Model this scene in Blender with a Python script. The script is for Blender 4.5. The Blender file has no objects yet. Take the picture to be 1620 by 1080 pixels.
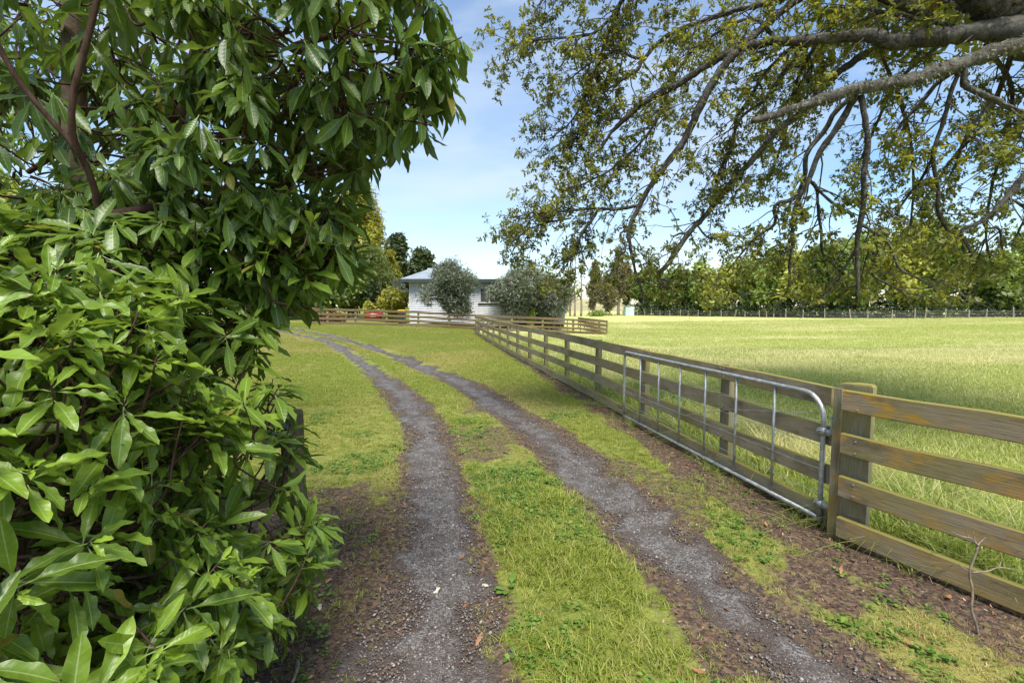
import bpy, math, random
import numpy as np
from mathutils import Vector, Matrix

SC = bpy.context.scene
COL = SC.collection
rng = np.random.default_rng(7)
random.seed(7)

# ------------------------------------------------------------------ camera
CAM_H = 1.75
FPX = 765.0
PITCH = math.atan(55 / FPX)
cam_d = bpy.data.cameras.new('camera')
cam = bpy.data.objects.new('camera', cam_d)
COL.objects.link(cam)
cam.location = (0, 0, CAM_H)
cam.rotation_euler = (math.pi / 2 - PITCH, 0, 0)
cam_d.sensor_width = 36.0
cam_d.lens = 17.0
cam_d.clip_start = 0.05
cam_d.clip_end = 6000
SC.camera = cam

# ------------------------------------------------------------------ sky, sun, exposure
SUN_DIR = Vector((0.14, -1.0, 1.75)).normalized()       # towards the sun
SUN_EL = math.asin(SUN_DIR.z)
SUN_ROT = math.atan2(SUN_DIR.x, SUN_DIR.y)
world = bpy.data.worlds.new('World')
SC.world = world
world.use_nodes = True
wn = world.node_tree.nodes
wl = world.node_tree.links
wn.clear()
w_out = wn.new('ShaderNodeOutputWorld')
w_bg = wn.new('ShaderNodeBackground')
w_bg.inputs['Strength'].default_value = 0.115
w_sky = wn.new('ShaderNodeTexSky')
w_sky.sky_type = 'NISHITA'
w_sky.sun_disc = False
w_sky.sun_elevation = SUN_EL
w_sky.sun_rotation = SUN_ROT
w_sky.air_density = 1.0
w_sky.dust_density = 0.1
w_sky.ozone_density = 1.6
w_tc = wn.new('ShaderNodeTexCoord')
w_map = wn.new('ShaderNodeMapping')
w_map.inputs['Scale'].default_value = (1.3, 1.3, 4.0)
w_noise = wn.new('ShaderNodeTexNoise')
w_noise.inputs['Scale'].default_value = 1.7
w_noise.inputs['Detail'].default_value = 5.0
w_noise.inputs['Roughness'].default_value = 0.55
w_noise.inputs['Distortion'].default_value = 0.4
w_ramp = wn.new('ShaderNodeValToRGB')
w_ramp.color_ramp.elements[0].position = 0.32
w_ramp.color_ramp.elements[0].color = (0.0, 0.0, 0.0, 1)
w_ramp.color_ramp.elements[1].position = 0.70
w_ramp.color_ramp.elements[1].color = (0.72, 0.72, 0.72, 1)
w_mix = wn.new('ShaderNodeMix')
w_mix.data_type = 'RGBA'
w_mix.inputs[7].default_value = (3.1, 3.5, 3.9, 1)
wl.new(w_tc.outputs['Generated'], w_map.inputs['Vector'])
wl.new(w_map.outputs['Vector'], w_noise.inputs['Vector'])
wl.new(w_noise.outputs['Fac'], w_ramp.inputs['Fac'])
wl.new(w_ramp.outputs['Color'], w_mix.inputs[0])
w_hsv = wn.new('ShaderNodeHueSaturation')
w_hsv.inputs['Saturation'].default_value = 1.14
w_hsv.inputs['Value'].default_value = 0.84
wl.new(w_sky.outputs['Color'], w_hsv.inputs['Color'])
wl.new(w_hsv.outputs['Color'], w_mix.inputs[6])
wl.new(w_mix.outputs[2], w_bg.inputs['Color'])
wl.new(w_bg.outputs['Background'], w_out.inputs['Surface'])

sun_d = bpy.data.lights.new('sun', 'SUN')
sun_d.energy = 3.1
sun_d.angle = math.radians(28.0)
sun_d.color = (1.0, 0.955, 0.88)
sun = bpy.data.objects.new('sun', sun_d)
COL.objects.link(sun)
sun.rotation_euler = (-SUN_DIR).to_track_quat('-Z', 'Y').to_euler()
sun.location = (-5, -10, 20)

SC.view_settings.view_transform = 'Standard'
SC.view_settings.look = 'None'
SC.view_settings.gamma = 1.0
SC.view_settings.use_curve_mapping = False
SC.view_settings.exposure = 1.28
SC.render.engine = 'CYCLES'
SC.cycles.use_denoising = True
SC.cycles.max_bounces = 6
SC.cycles.diffuse_bounces = 3
SC.cycles.glossy_bounces = 2
SC.cycles.transmission_bounces = 4
SC.cycles.transparent_max_bounces = 6
SC.cycles.caustics_reflective = False
SC.cycles.caustics_refractive = False

# ------------------------------------------------------------------ numeric helpers
def sst(a, b, x):
    t = np.clip((np.asarray(x, float) - a) / (b - a), 0, 1)
    return t * t * (3 - 2 * t)

def _hash(ix, iy, seed):
    n = (ix.astype(np.int64) * 374761393 + iy.astype(np.int64) * 668265263 + seed * 974634777) & 0x7fffffff
    n = ((n ^ (n >> 13)) * 1274126177) & 0x7fffffff
    return ((n ^ (n >> 16)) & 0xffff) / 65535.0

def vnoise(x, y, seed=0):
    x = np.asarray(x, float); y = np.asarray(y, float)
    ix = np.floor(x); iy = np.floor(y)
    fx = x - ix; fy = y - iy
    fx = fx * fx * (3 - 2 * fx); fy = fy * fy * (3 - 2 * fy)
    a = _hash(ix, iy, seed); b = _hash(ix + 1, iy, seed)
    c = _hash(ix, iy + 1, seed); d = _hash(ix + 1, iy + 1, seed)
    return (a * (1 - fx) + b * fx) * (1 - fy) + (c * (1 - fx) + d * fx) * fy

def fbm(x, y, seed=0, octv=4):
    s = 0; a = 0.5; t = 0
    x = np.asarray(x, float); y = np.asarray(y, float)
    for k in range(octv):
        s = s + a * vnoise(x * 2 ** k + 17.3 * k, y * 2 ** k - 9.1 * k, seed + k)
        t += a; a *= 0.5
    return s / t

def norm(v):
    v = np.asarray(v, float)
    return v / np.maximum(np.linalg.norm(v, axis=-1, keepdims=True), 1e-9)

def at(px, py, Y):
    """a point of the place Y metres ahead of the viewpoint, from its bearing in the 1620 x 1080 photograph"""
    u = (px - 810) / FPX; v = (540 - py) / FPX
    d = (u, math.cos(PITCH) + v * math.sin(PITCH), -math.sin(PITCH) + v * math.cos(PITCH))
    t = Y / d[1]
    return (d[0] * t, Y, CAM_H + d[2] * t)

def project(P):
    P = np.asarray(P, float)
    q = P - np.array([0, 0, CAM_H])
    F = q[..., 1] * math.cos(PITCH) - q[..., 2] * math.sin(PITCH)
    U = q[..., 1] * math.sin(PITCH) + q[..., 2] * math.cos(PITCH)
    F = np.where(np.abs(F) < 1e-6, 1e-6, F)
    return 810 + FPX * q[..., 0] / F, 540 - FPX * U / F, F

def catmull(P, n):
    P = np.asarray(P, float)
    if len(P) < 3:
        t = np.linspace(0, 1, n)[:, None]
        return P[0] * (1 - t) + P[-1] * t
    Q = np.vstack([2 * P[0] - P[1], P, 2 * P[-1] - P[-2]])
    m = len(P) - 1
    out = []
    for s in np.linspace(0, m - 1e-6, n):
        i = int(s); t = s - i
        p0, p1, p2, p3 = Q[i], Q[i + 1], Q[i + 2], Q[i + 3]
        out.append(0.5 * (2 * p1 + (p2 - p0) * t + (2 * p0 - 5 * p1 + 4 * p2 - p3) * t * t + (3 * p1 - p0 - 3 * p2 + p3) * t ** 3))
    return np.array(out)

# ------------------------------------------------------------------ mesh helpers
class MB:
    """collects vertices and faces for one mesh"""
    def __init__(self):
        self.v = []; self.f = []; self.n = 0; self.at = {}
    def add(self, V, F, **attrs):
        V = np.asarray(V, float)
        self.v.append(V)
        for f in F:
            self.f.append(tuple(int(i) + self.n for i in f))
        self.n += len(V)
    def box(self, c, s, rz=0.0, rx=0.0, ry=0.0):
        h = np.array(s) / 2.0
        V = np.array([[x, y, z] for x in (-1, 1) for y in (-1, 1) for z in (-1, 1)], float) * h
        M = np.array(Matrix.Rotation(rz, 3, 'Z') @ Matrix.Rotation(ry, 3, 'Y') @ Matrix.Rotation(rx, 3, 'X'))
        V = V @ M.T + np.array(c)
        self.add(V, [(0, 1, 3, 2), (4, 6, 7, 5), (0, 4, 5, 1), (2, 3, 7, 6), (0, 2, 6, 4), (1, 5, 7, 3)])
    def tube(self, P, R, sides=8, cap=True, rough=0.0):
        P = np.asarray(P, float); R = np.broadcast_to(np.asarray(R, float), (len(P),))
        T = np.gradient(P, axis=0); T = norm(T)
        up = np.array([0, 0, 1.0]) if abs(T[0][2]) < 0.9 else np.array([1.0, 0, 0])
        x = norm(np.cross(T[0], up))
        V = []
        for i in range(len(P)):
            x = norm(x - T[i] * np.dot(x, T[i])); y = np.cross(T[i], x)
            for k in range(sides):
                a = 2 * math.pi * k / sides
                q = R[i] * (1 + (random.gauss(0, rough) if rough else 0))
                V.append(P[i] + q * (math.cos(a) * x + math.sin(a) * y))
        F = []
        for i in range(len(P) - 1):
            for k in range(sides):
                a = i * sides + k; b = i * sides + (k + 1) % sides
                F.append((a, b, b + sides, a + sides))
        if cap:
            F.append(tuple(range(sides - 1, -1, -1)))
            F.append(tuple(range((len(P) - 1) * sides, len(P) * sides)))
        self.add(V, F)
    def mesh(self, name):
        me = bpy.data.meshes.new(name)
        V = np.vstack(self.v)
        me.from_pydata(V.tolist(), [], self.f)
        return me

def mesh_np(name, V, F, attrs=None, smooth=True):
    """F is an (n, k) integer array"""
    V = np.asarray(V, np.float32); F = np.asarray(F, np.int32)
    me = bpy.data.meshes.new(name)
    me.vertices.add(len(V)); me.vertices.foreach_set('co', V.ravel())
    k = F.shape[1]
    me.loops.add(F.size); me.loops.foreach_set('vertex_index', F.ravel())
    me.polygons.add(len(F))
    me.polygons.foreach_set('loop_start', np.arange(0, F.size, k, dtype=np.int32))
    me.polygons.foreach_set('loop_total', np.full(len(F), k, np.int32))
    if smooth:
        me.polygons.foreach_set('use_smooth', np.ones(len(F), bool))
    for n, a in (attrs or {}).items():
        at_ = me.attributes.new(n, 'FLOAT', 'POINT')
        at_.data.foreach_set('value', np.asarray(a, np.float32))
    me.update(calc_edges=True)
    return me

def obj(name, me, mat=None, parent=None, smooth=None, loc=None):
    if isinstance(me, MB):
        me = me.mesh(name)
    o = bpy.data.objects.new(name, me)
    COL.objects.link(o)
    if mat is not None and me is not None and not me.materials:
        me.materials.append(mat)
    if parent is not None:
        o.parent = parent
    if smooth and me is not None:
        me.polygons.foreach_set('use_smooth', np.ones(len(me.polygons), bool))
    if loc is not None:
        o.location = loc
    return o

def tag(o, label=None, cat=None, group=None, kind=None):
    if label: o['label'] = label
    if cat: o['category'] = cat
    if group: o['group'] = group
    if kind: o['kind'] = kind
    return o

def empty(name, loc, label=None, cat=None, group=None):
    o = bpy.data.objects.new(name, None)
    COL.objects.link(o)
    o.location = loc
    o.empty_display_size = 0.2
    return tag(o, label, cat, group)

# ------------------------------------------------------------------ material helpers
class NT:
    def __init__(self, name):
        self.m = bpy.data.materials.new(name)
        self.m.use_nodes = True
        self.t = self.m.node_tree
        self.t.nodes.clear()
        self.out = self.t.nodes.new('ShaderNodeOutputMaterial')
    def n(self, t, **kw):
        nd = self.t.nodes.new(t)
        for k, v in kw.items():
            setattr(nd, k, v)
        return nd
    def l(self, a, b):
        self.t.links.new(a, b)
    def put(self, sock, v):
        if isinstance(v, bpy.types.NodeSocket):
            self.l(v, sock)
        elif isinstance(v, (tuple, list)) and len(v) == 3 and sock.type == 'RGBA':
            sock.default_value = (*v, 1)
        else:
            sock.default_value = v
    def mix(self, f, a, b, blend='MIX'):
        nd = self.n('ShaderNodeMix', data_type='RGBA', blend_type=blend)
        self.put(nd.inputs[0], f); self.put(nd.inputs[6], a); self.put(nd.inputs[7], b)
        return nd.outputs[2]
    def math(self, op, a, b=0.0, clamp=False):
        nd = self.n('ShaderNodeMath', operation=op, use_clamp=clamp)
        self.put(nd.inputs[0], a); self.put(nd.inputs[1], b)
        return nd.outputs[0]
    def rng(self, v, a, b, c=0.0, d=1.0, smooth=True):
        nd = self.n('ShaderNodeMapRange', interpolation_type='SMOOTHSTEP' if smooth else 'LINEAR')
        self.put(nd.inputs[0], v)
        for i, q in enumerate((a, b, c, d)):
            nd.inputs[1 + i].default_value = q
        return nd.outputs[0]
    def attr(self, name, typ='GEOMETRY'):
        nd = self.n('ShaderNodeAttribute', attribute_name=name, attribute_type=typ)
        return nd.outputs['Fac']
    def coord(self, which='Object', scale=(1, 1, 1), offset=None):
        tc = self.n('ShaderNodeTexCoord')
        mp = self.n('ShaderNodeMapping')
        mp.inputs['Scale'].default_value = scale
        self.l(tc.outputs[which], mp.inputs['Vector'])
        if offset is not None:
            self.l(offset, mp.inputs['Location'])
        return mp.outputs['Vector']
    def noise(self, vec, scale, detail=3.0, rough=0.5, dist=0.0):
        nd = self.n('ShaderNodeTexNoise')
        nd.inputs['Scale'].default_value = scale
        nd.inputs['Detail'].default_value = detail
        nd.inputs['Roughness'].default_value = rough
        nd.inputs['Distortion'].default_value = dist
        self.l(vec, nd.inputs['Vector'])
        return nd.outputs['Fac']
    def bump(self, h, strength=0.3, dist=0.01):
        nd = self.n('ShaderNodeBump')
        nd.inputs['Strength'].default_value = strength
        nd.inputs['Distance'].default_value = dist
        self.l(h, nd.inputs['Height'])
        return nd.outputs['Normal']
    def bsdf(self, color, rough=0.6, metal=0.0, normal=None, spec=0.5, coat=0.0):
        b = self.n('ShaderNodeBsdfPrincipled')
        self.put(b.inputs['Base Color'], color)
        self.put(b.inputs['Roughness'], rough)
        self.put(b.inputs['Metallic'], metal)
        b.inputs['Specular IOR Level'].default_value = spec
        b.inputs['Coat Weight'].default_value = coat
        if normal is not None:
            self.l(normal, b.inputs['Normal'])
        return b.outputs['BSDF']
    def done(self, sh):
        self.l(sh, self.out.inputs['Surface'])
        return self.m

def simple_mat(name, color, rough=0.6, metal=0.0, var=0.15, scale=6.0, bump=0.0):
    t = NT(name)
    v = t.coord('Object')
    n = t.noise(v, scale, 4.0)
    c = t.mix(t.rng(n, 0.3, 0.7), tuple(x * (1 - var) for x in color), tuple(min(1, x * (1 + var)) for x in color))
    return t.done(t.bsdf(c, rough, metal, t.bump(n, bump, 0.01) if bump else None))

def leaf_mat(name, dark, light, young=None, rough=0.4, trans=0.3, source='attr', vein=None, under=None, spec=0.5, dead=None):
    t = NT(name)
    if source == 'attr':
        rnd = t.attr('rnd'); tip = t.attr('tip')
    else:
        oi = t.n('ShaderNodeObjectInfo')
        sep = t.n('ShaderNodeSeparateColor')
        t.l(oi.outputs['Color'], sep.inputs['Color'])
        rnd = sep.outputs[0]; tip = sep.outputs[1]
    c = t.mix(rnd, dark, light)
    if young is not None:
        c = t.mix(tip, c, young)
    if dead is not None:
        c = t.mix(t.rng(rnd, 0.978, 0.992), c, dead)
    if vein is not None:
        lu = t.attr('lu'); lv = t.attr('lv')
        au = t.math('ABSOLUTE', lu)
        blot = t.noise(t.coord('Object'), 30.0, 3.0)
        c = t.mix(t.rng(blot, 0.35, 0.75, 0.0, 0.35), c, t.mix(0.5, c, light))
        spot = t.noise(t.coord('Object'), 190.0 if source == 'attr' else 26.0, 3.0, .6)
        c = t.mix(t.rng(spot, .70, .76, 0, .55), c, (.20, .15, .035))
        # side veins run out and up from the midrib
        w = t.math('SINE', t.math('MULTIPLY', t.math('SUBTRACT', lv, t.math('MULTIPLY', au, 0.10)), 62.0))
        sv = t.math('MULTIPLY', t.rng(w, 0.86, 1.0), 0.16)
        c = t.mix(sv, c, vein)
        tipb = t.math('MULTIPLY', t.rng(lv, .90, .985), t.rng(rnd, .55, .75))
        c = t.mix(t.math('MULTIPLY', tipb, .7), c, (.13, .085, .03))
        mid = t.rng(au, 0.045, 0.085, 1.0, 0.0)
        c = t.mix(t.math('MULTIPLY', mid, 0.8), c, vein)
        c = t.mix(t.rng(lv, 0.10, 0.20, 0.75, 0.0), c, vein)
        c = t.mix(t.rng(au, 0.93, 1.0, 0.0, 0.35), c, vein)
    if under is not None:
        g = t.n('ShaderNodeNewGeometry')
        c = t.mix(t.math('MULTIPLY', g.outputs['Backfacing'], 0.75), c, under)
    nrm = None
    if vein is not None:
        nrm = t.bump(t.math('ADD', t.math('MULTIPLY', w, 0.35), t.noise(t.coord('Object'), 70.0, 2.0)), 0.16, 0.003)
    p = t.bsdf(c, rough, 0.0, nrm, spec)
    tr = t.n('ShaderNodeBsdfTranslucent')
    t.l(t.mix(1.0, c, (1.9, 1.75, 0.75), 'MULTIPLY'), tr.inputs['Color'])
    mx = t.n('ShaderNodeMixShader')
    mx.inputs[0].default_value = trans
    t.l(p, mx.inputs[1]); t.l(tr.outputs[0], mx.inputs[2])
    return t.done(mx.outputs[0])

def bark_mat(name, c1, c2, c3=None, scale=14.0, stretch=0.25, bump=0.6, lich=None):
    t = NT(name)
    v = t.coord('Object', (1, 1, stretch))
    n = t.noise(v, scale, 6.0, 0.65, 0.6)
    c = t.mix(t.rng(n, 0.32, 0.68), c1, c2)
    v2 = t.coord('Object')
    if c3 is not None:
        c = t.mix(t.rng(t.noise(v2, 5.0, 4.0), 0.5, 0.68, 0.0, 0.7), c, c3)
    if lich is not None:
        c = t.mix(t.rng(t.noise(v2, 22.0, 4.0, 0.7), 0.56, 0.66, 0.0, 0.8), c, lich)
    return t.done(t.bsdf(c, 0.9, 0.0, t.bump(n, bump, 0.02), 0.2))

# ------------------------------------------------------------------ lie of the land
def ground_base(x, y):
    x = np.asarray(x, float); y = np.asarray(y, float)
    z = np.interp(x, [-30, -13, -7, -2.5, 4.5, 7.4, 20, 60], [.75, .56, .38, .10, -.2, -.35, -.2, .3]) * sst(10, 31, y)
    return z

TRACK_L = np.array([(-.46, 0.6, .98), (-.44, 2.14, .90), (-.44, 2.49, .76), (-.48, 3.12, .58), (-.65, 4.15, .58), (-.83, 4.95, .54), (-1.07, 6.13, .55),
                    (-1.64, 8.03, .60), (-3.07, 11.56, .70), (-5.7, 16.97, .74), (-8.08, 21.12, .80), (-10.02, 23.45, .84), (-14.5, 27.6, .85), (-20, 31.5, .85)])
TRACK_R = np.array([(2.05, 0.6, .6), (1.5, 2.21, .60), (1.3, 2.71, .56), (1.12, 3.46, .60), (.89, 4.44, .63), (.51, 6.13, .66), (-.10, 8.03, .66),
                    (-1.43, 11.57, .76), (-4.3, 17.15, .86), (-7.01, 21.3, .80), (-9.16, 24.03, .80), (-13.6, 28.6, .85), (-19.5, 32.8, .85)])
TRACK_L[:, 2] *= .90; TRACK_R[:, 2] *= .86
_TL = catmull(TRACK_L, 160); _TR = catmull(TRACK_R, 160)

def track_d(x, y, T):
    """distance to the centre line divided by the half width"""
    x = np.asarray(x, float); y = np.asarray(y, float)
    sh = x.shape
    x = x.ravel(); y = y.ravel()
    out = np.full(x.shape, 99.0)
    for i in range(0, len(x), 20000):
        xx = x[i:i + 20000, None]; yy = y[i:i + 20000, None]
        near = ((xx > -22) & (xx < 4) & (yy < 36)).ravel()
        if not near.any():
            continue
        a = T[:-1, :2]; b = T[1:, :2]; ab = b - a
        L2 = (ab ** 2).sum(1)
        px = xx[near]; py = yy[near]
        tt = np.clip(((px - a[:, 0]) * ab[:, 0] + (py - a[:, 1]) * ab[:, 1]) / L2, 0, 1)
        dx = px - (a[:, 0] + tt * ab[:, 0]); dy = py - (a[:, 1] + tt * ab[:, 1])
        hw = 0.5 * (T[:-1, 2] * (1 - tt) + T[1:, 2] * tt)
        d = np.sqrt(dx * dx + dy * dy) / hw
        r = np.full(len(xx), 99.0); r[near] = d.min(1)
        out[i:i + 20000] = r
    return out.reshape(sh)

FENCE_PTS = np.array([(5.9, -3.5), (2.53, 3.5), (-2.2, 29.6), (-2.6, 34.0)])
def fence_s(x, y):
    """signed metres beyond the paddock fence, positive on the paddock side"""
    return np.asarray(x, float) - np.interp(y, FENCE_PTS[:, 1], FENCE_PTS[:, 0])

def zones(x, y):
    x = np.asarray(x, float); y = np.asarray(y, float)
    dl = track_d(x, y, _TL); dr = track_d(x, y, _TR)
    tr = np.minimum(dl, dr)
    s = fence_s(x, y)
    n1 = fbm(x * 1.3, y * 1.3, 3, 4); n2 = fbm(x * 4.0, y * 4.0, 11, 3)
    edge = (n1 - .5) * 0.9 + (n2 - .5) * .7
    # bare soil along the foot of the fence
    w = np.interp(y, [0, 3, 4.5, 7, 10, 15, 22], [.55, .52, .50, .46, .34, .22, .14])
    soil = sst(0.30, -0.30, (-s - w) / np.maximum(w, .2) * .8 + edge * .7) * (s < 0.25)
    # mixed soil and grass between the right track and the fence, near
    near_r = sst(4.6, 3.6, y) * (x > 0.9) * (s < .1)
    soil = np.maximum(soil, near_r * .75 * sst(.42, .66, n1 + (n2 - .5) * .6))
    # trodden soil left of the left track, near
    ll = sst(4.9, 3.7, y + (n1 - .5) * 1.8) * (x < -0.45)
    soil = np.maximum(soil, ll * sst(.30, .50, n1 + (n2 - .5) * .5 + .18))
    # worn shoulders and worn patches in the middle strip
    soil = np.maximum(soil, sst(1.75, 1.0, tr + edge * .9) * .85 * sst(16, 9, y))
    for cx, cy, r in ((-.30, 6.6, .62), (-.55, 8.0, .45), (-.30, 5.6, .35), (-.30, 4.2, .25), (1.45, 4.35, .42), (1.15, 5.1, .30)):
        soil = np.maximum(soil, sst(1.25, .45, np.hypot(x - cx, (y - cy) * .75) / r + edge * 2.2) * .55)
    soil = np.maximum(soil, .36 * (x > .8) * sst(7, 4.5, y) * sst(.40, .62, n1))
    soil = soil * (s < 0.3)
    soil = np.maximum(soil, .55 * sst(.35, 0, np.abs(s)) * (y < 26) * (y > -3))
    lawn = np.clip(1 - soil, 0, 1) * sst(.8, 1.5, tr + edge * .6)
    return dict(tr=tr, dl=dl, dr=dr, s=s, soil=np.clip(soil, 0, 1), lawn=lawn, n1=n1, n2=n2)

def ground_z(x, y, micro=True):
    z = ground_base(x, y)
    dl = track_d(x, y, _TL); dr = track_d(x, y, _TR)
    tr = np.minimum(dl, dr)
    z = z - 0.028 * sst(1.5, .5, tr)
    # the middle strip stands a little proud
    if micro:
        z = z + (fbm(np.asarray(x) * 1.1, np.asarray(y) * 1.1, 21, 3) - .5) * 0.05 * sst(.9, 1.6, tr) * sst(60, 20, y)
    return z

def gz1(x, y):
    return float(ground_z(np.array([x]), np.array([y]))[0])

# ------------------------------------------------------------------ ground materials
def mat_ground():
    t = NT('ground_mat')
    v = t.coord('Object')
    soil = t.attr('soil'); dry = t.attr('dry'); pad = t.attr('pad')
    nf = t.noise(v, 55.0, 4.0, 0.65); nm = t.noise(v, 7.0, 4.0, 0.6); nl = t.noise(v, 0.55, 4.0, 0.55)
    nt = t.noise(t.coord('Object', (1.0, 0.35, 1.0)), 1.6, 5.0, 0.65)
    g = t.mix(t.rng(nf, .3, .7), (.075, .10, .016), (.17, .20, .036))
    g = t.mix(t.rng(nm, .35, .7), g, (.20, .22, .045))
    yel = t.mix(t.rng(nf, .3, .7), (.20, .17, .05), (.30, .26, .09))
    g = t.mix(t.math('MULTIPLY', dry, t.rng(t.math('ADD', nm, t.math('MULTIPLY', nl, .6)), .5, 1.05, .25, 1.0)), g, yel)
    pg = t.mix(t.rng(nt, .35, .68), (.34, .37, .105), (.52, .52, .20))
    pg = t.mix(t.rng(nm, .45, .75, 0, .55), pg, (.42, .43, .17))
    pg = t.mix(t.rng(nf, .5, .75, 0, .5), pg, (.18, .22, .05))
    pg = t.mix(t.rng(nl, .5, .75, 0, .6), pg, (.42, .40, .17))
    g = t.mix(pad, g, pg)
    vo = t.n('ShaderNodeTexVoronoi'); vo.inputs['Scale'].default_value = 42.0
    t.l(v, vo.inputs['Vector']); vs = t.n('ShaderNodeSeparateColor'); t.l(vo.outputs['Color'], vs.inputs['Color'])
    so = t.mix(t.rng(nf, .3, .7), (.030, .021, .016), (.115, .080, .060))
    so = t.mix(t.rng(vs.outputs[0], .62, .95, 0, .55), so, (.23, .15, .10))
    so = t.mix(t.rng(vs.outputs[1], .80, .95, 0, .5), so, (.16, .15, .05))
    so = t.mix(t.rng(nm, .5, .72, 0, .5), so, (.14, .085, .055))
    f = t.rng(t.math('ADD', soil, t.math('MULTIPLY', t.math('SUBTRACT', t.noise(v, 18.0, 4.0, .7), .5), .9)), .3, .62)
    c = t.mix(f, g, so)
    h = t.math('ADD', nf, t.math('MULTIPLY', nm, 1.5))
    return t.done(t.bsdf(c, .92, 0, t.bump(h, .6, .03), .15))

def mat_track():
    t = NT('gravel_track_mat')
    v = t.coord('Object')
    n1 = t.noise(v, 110.0, 3.0, .7); n2 = t.noise(v, 5.0, 4.0, .6); n3 = t.noise(v, 26.0, 4.0, .6)
    vo = t.n('ShaderNodeTexVoronoi'); vo.inputs['Scale'].default_value = 75.0
    t.l(v, vo.inputs['Vector'])
    sep = t.n('ShaderNodeSeparateColor'); t.l(vo.outputs['Color'], sep.inputs['Color'])
    c = t.mix(t.rng(sep.outputs[0], .1, .95), (.062, .056, .052), (.200, .186, .175))
    c = t.mix(t.rng(n2, .35, .68, 0, .8), c, (.062, .048, .040))
    c = t.mix(t.rng(n3, .55, .75, 0, .6), c, (.045, .032, .025))
    c = t.mix(t.rng(t.math('ADD', t.attr('edge'), t.math('MULTIPLY', t.math('SUBTRACT', n3, .5), 1.1)), .25, .85, 0, .9), c, t.mix(t.rng(n1, .3, .7), (.030, .019, .014), (.10, .068, .050)))
    h = t.math('SUBTRACT', t.math('MULTIPLY', n1, .4), vo.outputs['Distance'])
    return t.done(t.bsdf(c, .75, 0, t.bump(h, .8, .012), .4))

M_GROUND = mat_ground()
M_TRACK = mat_track()

# ------------------------------------------------------------------ the ground sheet
def axis(fine, lo, hi, g=1.16):
    a = []
    for s, e, st in fine:
        a += list(np.arange(s, e - 1e-6, st))
    a.append(fine[-1][1])
    st = fine[-1][2]; x = a[-1]
    while x < hi:
        st *= g; x += st; a.append(x)
    st = fine[0][2]; x = a[0]; pre = []
    while x > lo:
        st *= g; x -= st; pre.append(x)
    return np.array(pre[::-1] + a)

gx = axis([(-24, -4, .32), (-4, 5, .07), (5, 24, .32)], -3000, 3000)
gy = axis([(-2, 1, .3), (1, 7.5, .065), (7.5, 16, .13), (16, 40, .3)], -60, 3500)
GX, GY = np.meshgrid(gx, gy)
zn = zones(GX, GY)
GZ = ground_z(GX, GY)
nxg, nyg = len(gx), len(gy)
V = np.stack([GX.ravel(), GY.ravel(), GZ.ravel()], 1)
ii = np.arange((nyg - 1) * (nxg - 1)); r_ = ii // (nxg - 1); c_ = ii % (nxg - 1)
F = np.stack([r_ * nxg + c_, r_ * nxg + c_ + 1, (r_ + 1) * nxg + c_ + 1, (r_ + 1) * nxg + c_], 1)

def dry_field(x, y, zn):
    """how far the turf has yellowed"""
    d = fbm(np.asarray(x) * .45, np.asarray(y) * .45, 31, 4)
    s = zn['s']
    strip = sst(.3, 1.2, -s) * sst(3.0, 1.6, -s) * sst(4.0, 5.5, y) * sst(22, 9, y)
    out = np.clip((d - .46) * 1.7 + .44 * strip + .15 * sst(7, 20, y), 0, 1)
    mid = sst(3.3, 1.0, np.abs(np.asarray(x) - (.35 - .03 * np.asarray(y))) * 2) * sst(7, 4, y)
    return np.clip(out - .45 * mid, 0, 1)

attrs = dict(soil=zn['soil'].ravel(), dry=dry_field(GX, GY, zn).ravel(),
             pad=sst(-.1, .5, zn['s']).ravel())
ground = obj('ground', mesh_np('ground', V, F, attrs), M_GROUND)
tag(ground, kind='structure')

# the two gravel wheel tracks, sheets with ragged edges a little above the worn ground
def make_track(T):
    C = catmull(T, 700)
    tg = norm(np.gradient(C[:, :2], axis=0)); nr = np.stack([-tg[:, 1], tg[:, 0]], 1)
    # even steps, finer near the viewpoint
    arc = np.concatenate([[0], np.cumsum(np.linalg.norm(np.diff(C[:, :2], axis=0), axis=1))])
    s = [0.0]
    while s[-1] < arc[-1]:
        y = np.interp(s[-1], arc, C[:, 1])
        s.append(s[-1] + float(np.interp(y, [2, 6, 12, 30], [.03, .045, .10, .25])))
    s = np.array(s[:-1])
    cx = np.interp(s, arc, C[:, 0]); cy = np.interp(s, arc, C[:, 1]); hw = np.interp(s, arc, C[:, 2]) / 2
    nx_ = np.interp(s, arc, nr[:, 0]); ny_ = np.interp(s, arc, nr[:, 1])
    u = np.linspace(-1.5, 1.5, 41)
    X = cx[:, None] + nx_[:, None] * hw[:, None] * u
    Y = cy[:, None] + ny_[:, None] * hw[:, None] * u
    Z = ground_z(X, Y, False) + .012 + (fbm(X * 9, Y * 9, 51, 3) - .5) * .012
    e = np.abs(u)[None, :] + (fbm(X * 1.5, Y * 1.5, 61, 3) - .5) * 1.7 + (fbm(X * 7, Y * 7, 71, 3) - .5) * 1.3
    keep = (e[:-1, :-1] + e[1:, 1:]) / 2 < .93
    # the sheet sinks into the soil towards its edges
    Z = Z - .011 * sst(.35, .85, e)
    n, m = X.shape
    r, c = np.nonzero(keep)
    F = np.stack([r * m + c, r * m + c + 1, (r + 1) * m + c + 1, (r + 1) * m + c], 1)
    V = np.stack([X.ravel(), Y.ravel(), Z.ravel()], 1)
    used = np.unique(F); remap = np.full(len(V), -1); remap[used] = np.arange(len(used))
    F = remap[F]; V = V[used]; eg = e.ravel()[used]
    a = V[F[0][1]] - V[F[0][0]]; b = V[F[0][3]] - V[F[0][0]]
    if np.cross(a, b)[2] < 0:
        F = F[:, ::-1]
    return mesh_np('wheel_track', V, F, dict(edge=eg + (.14 if T is TRACK_R else 0)))
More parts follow.
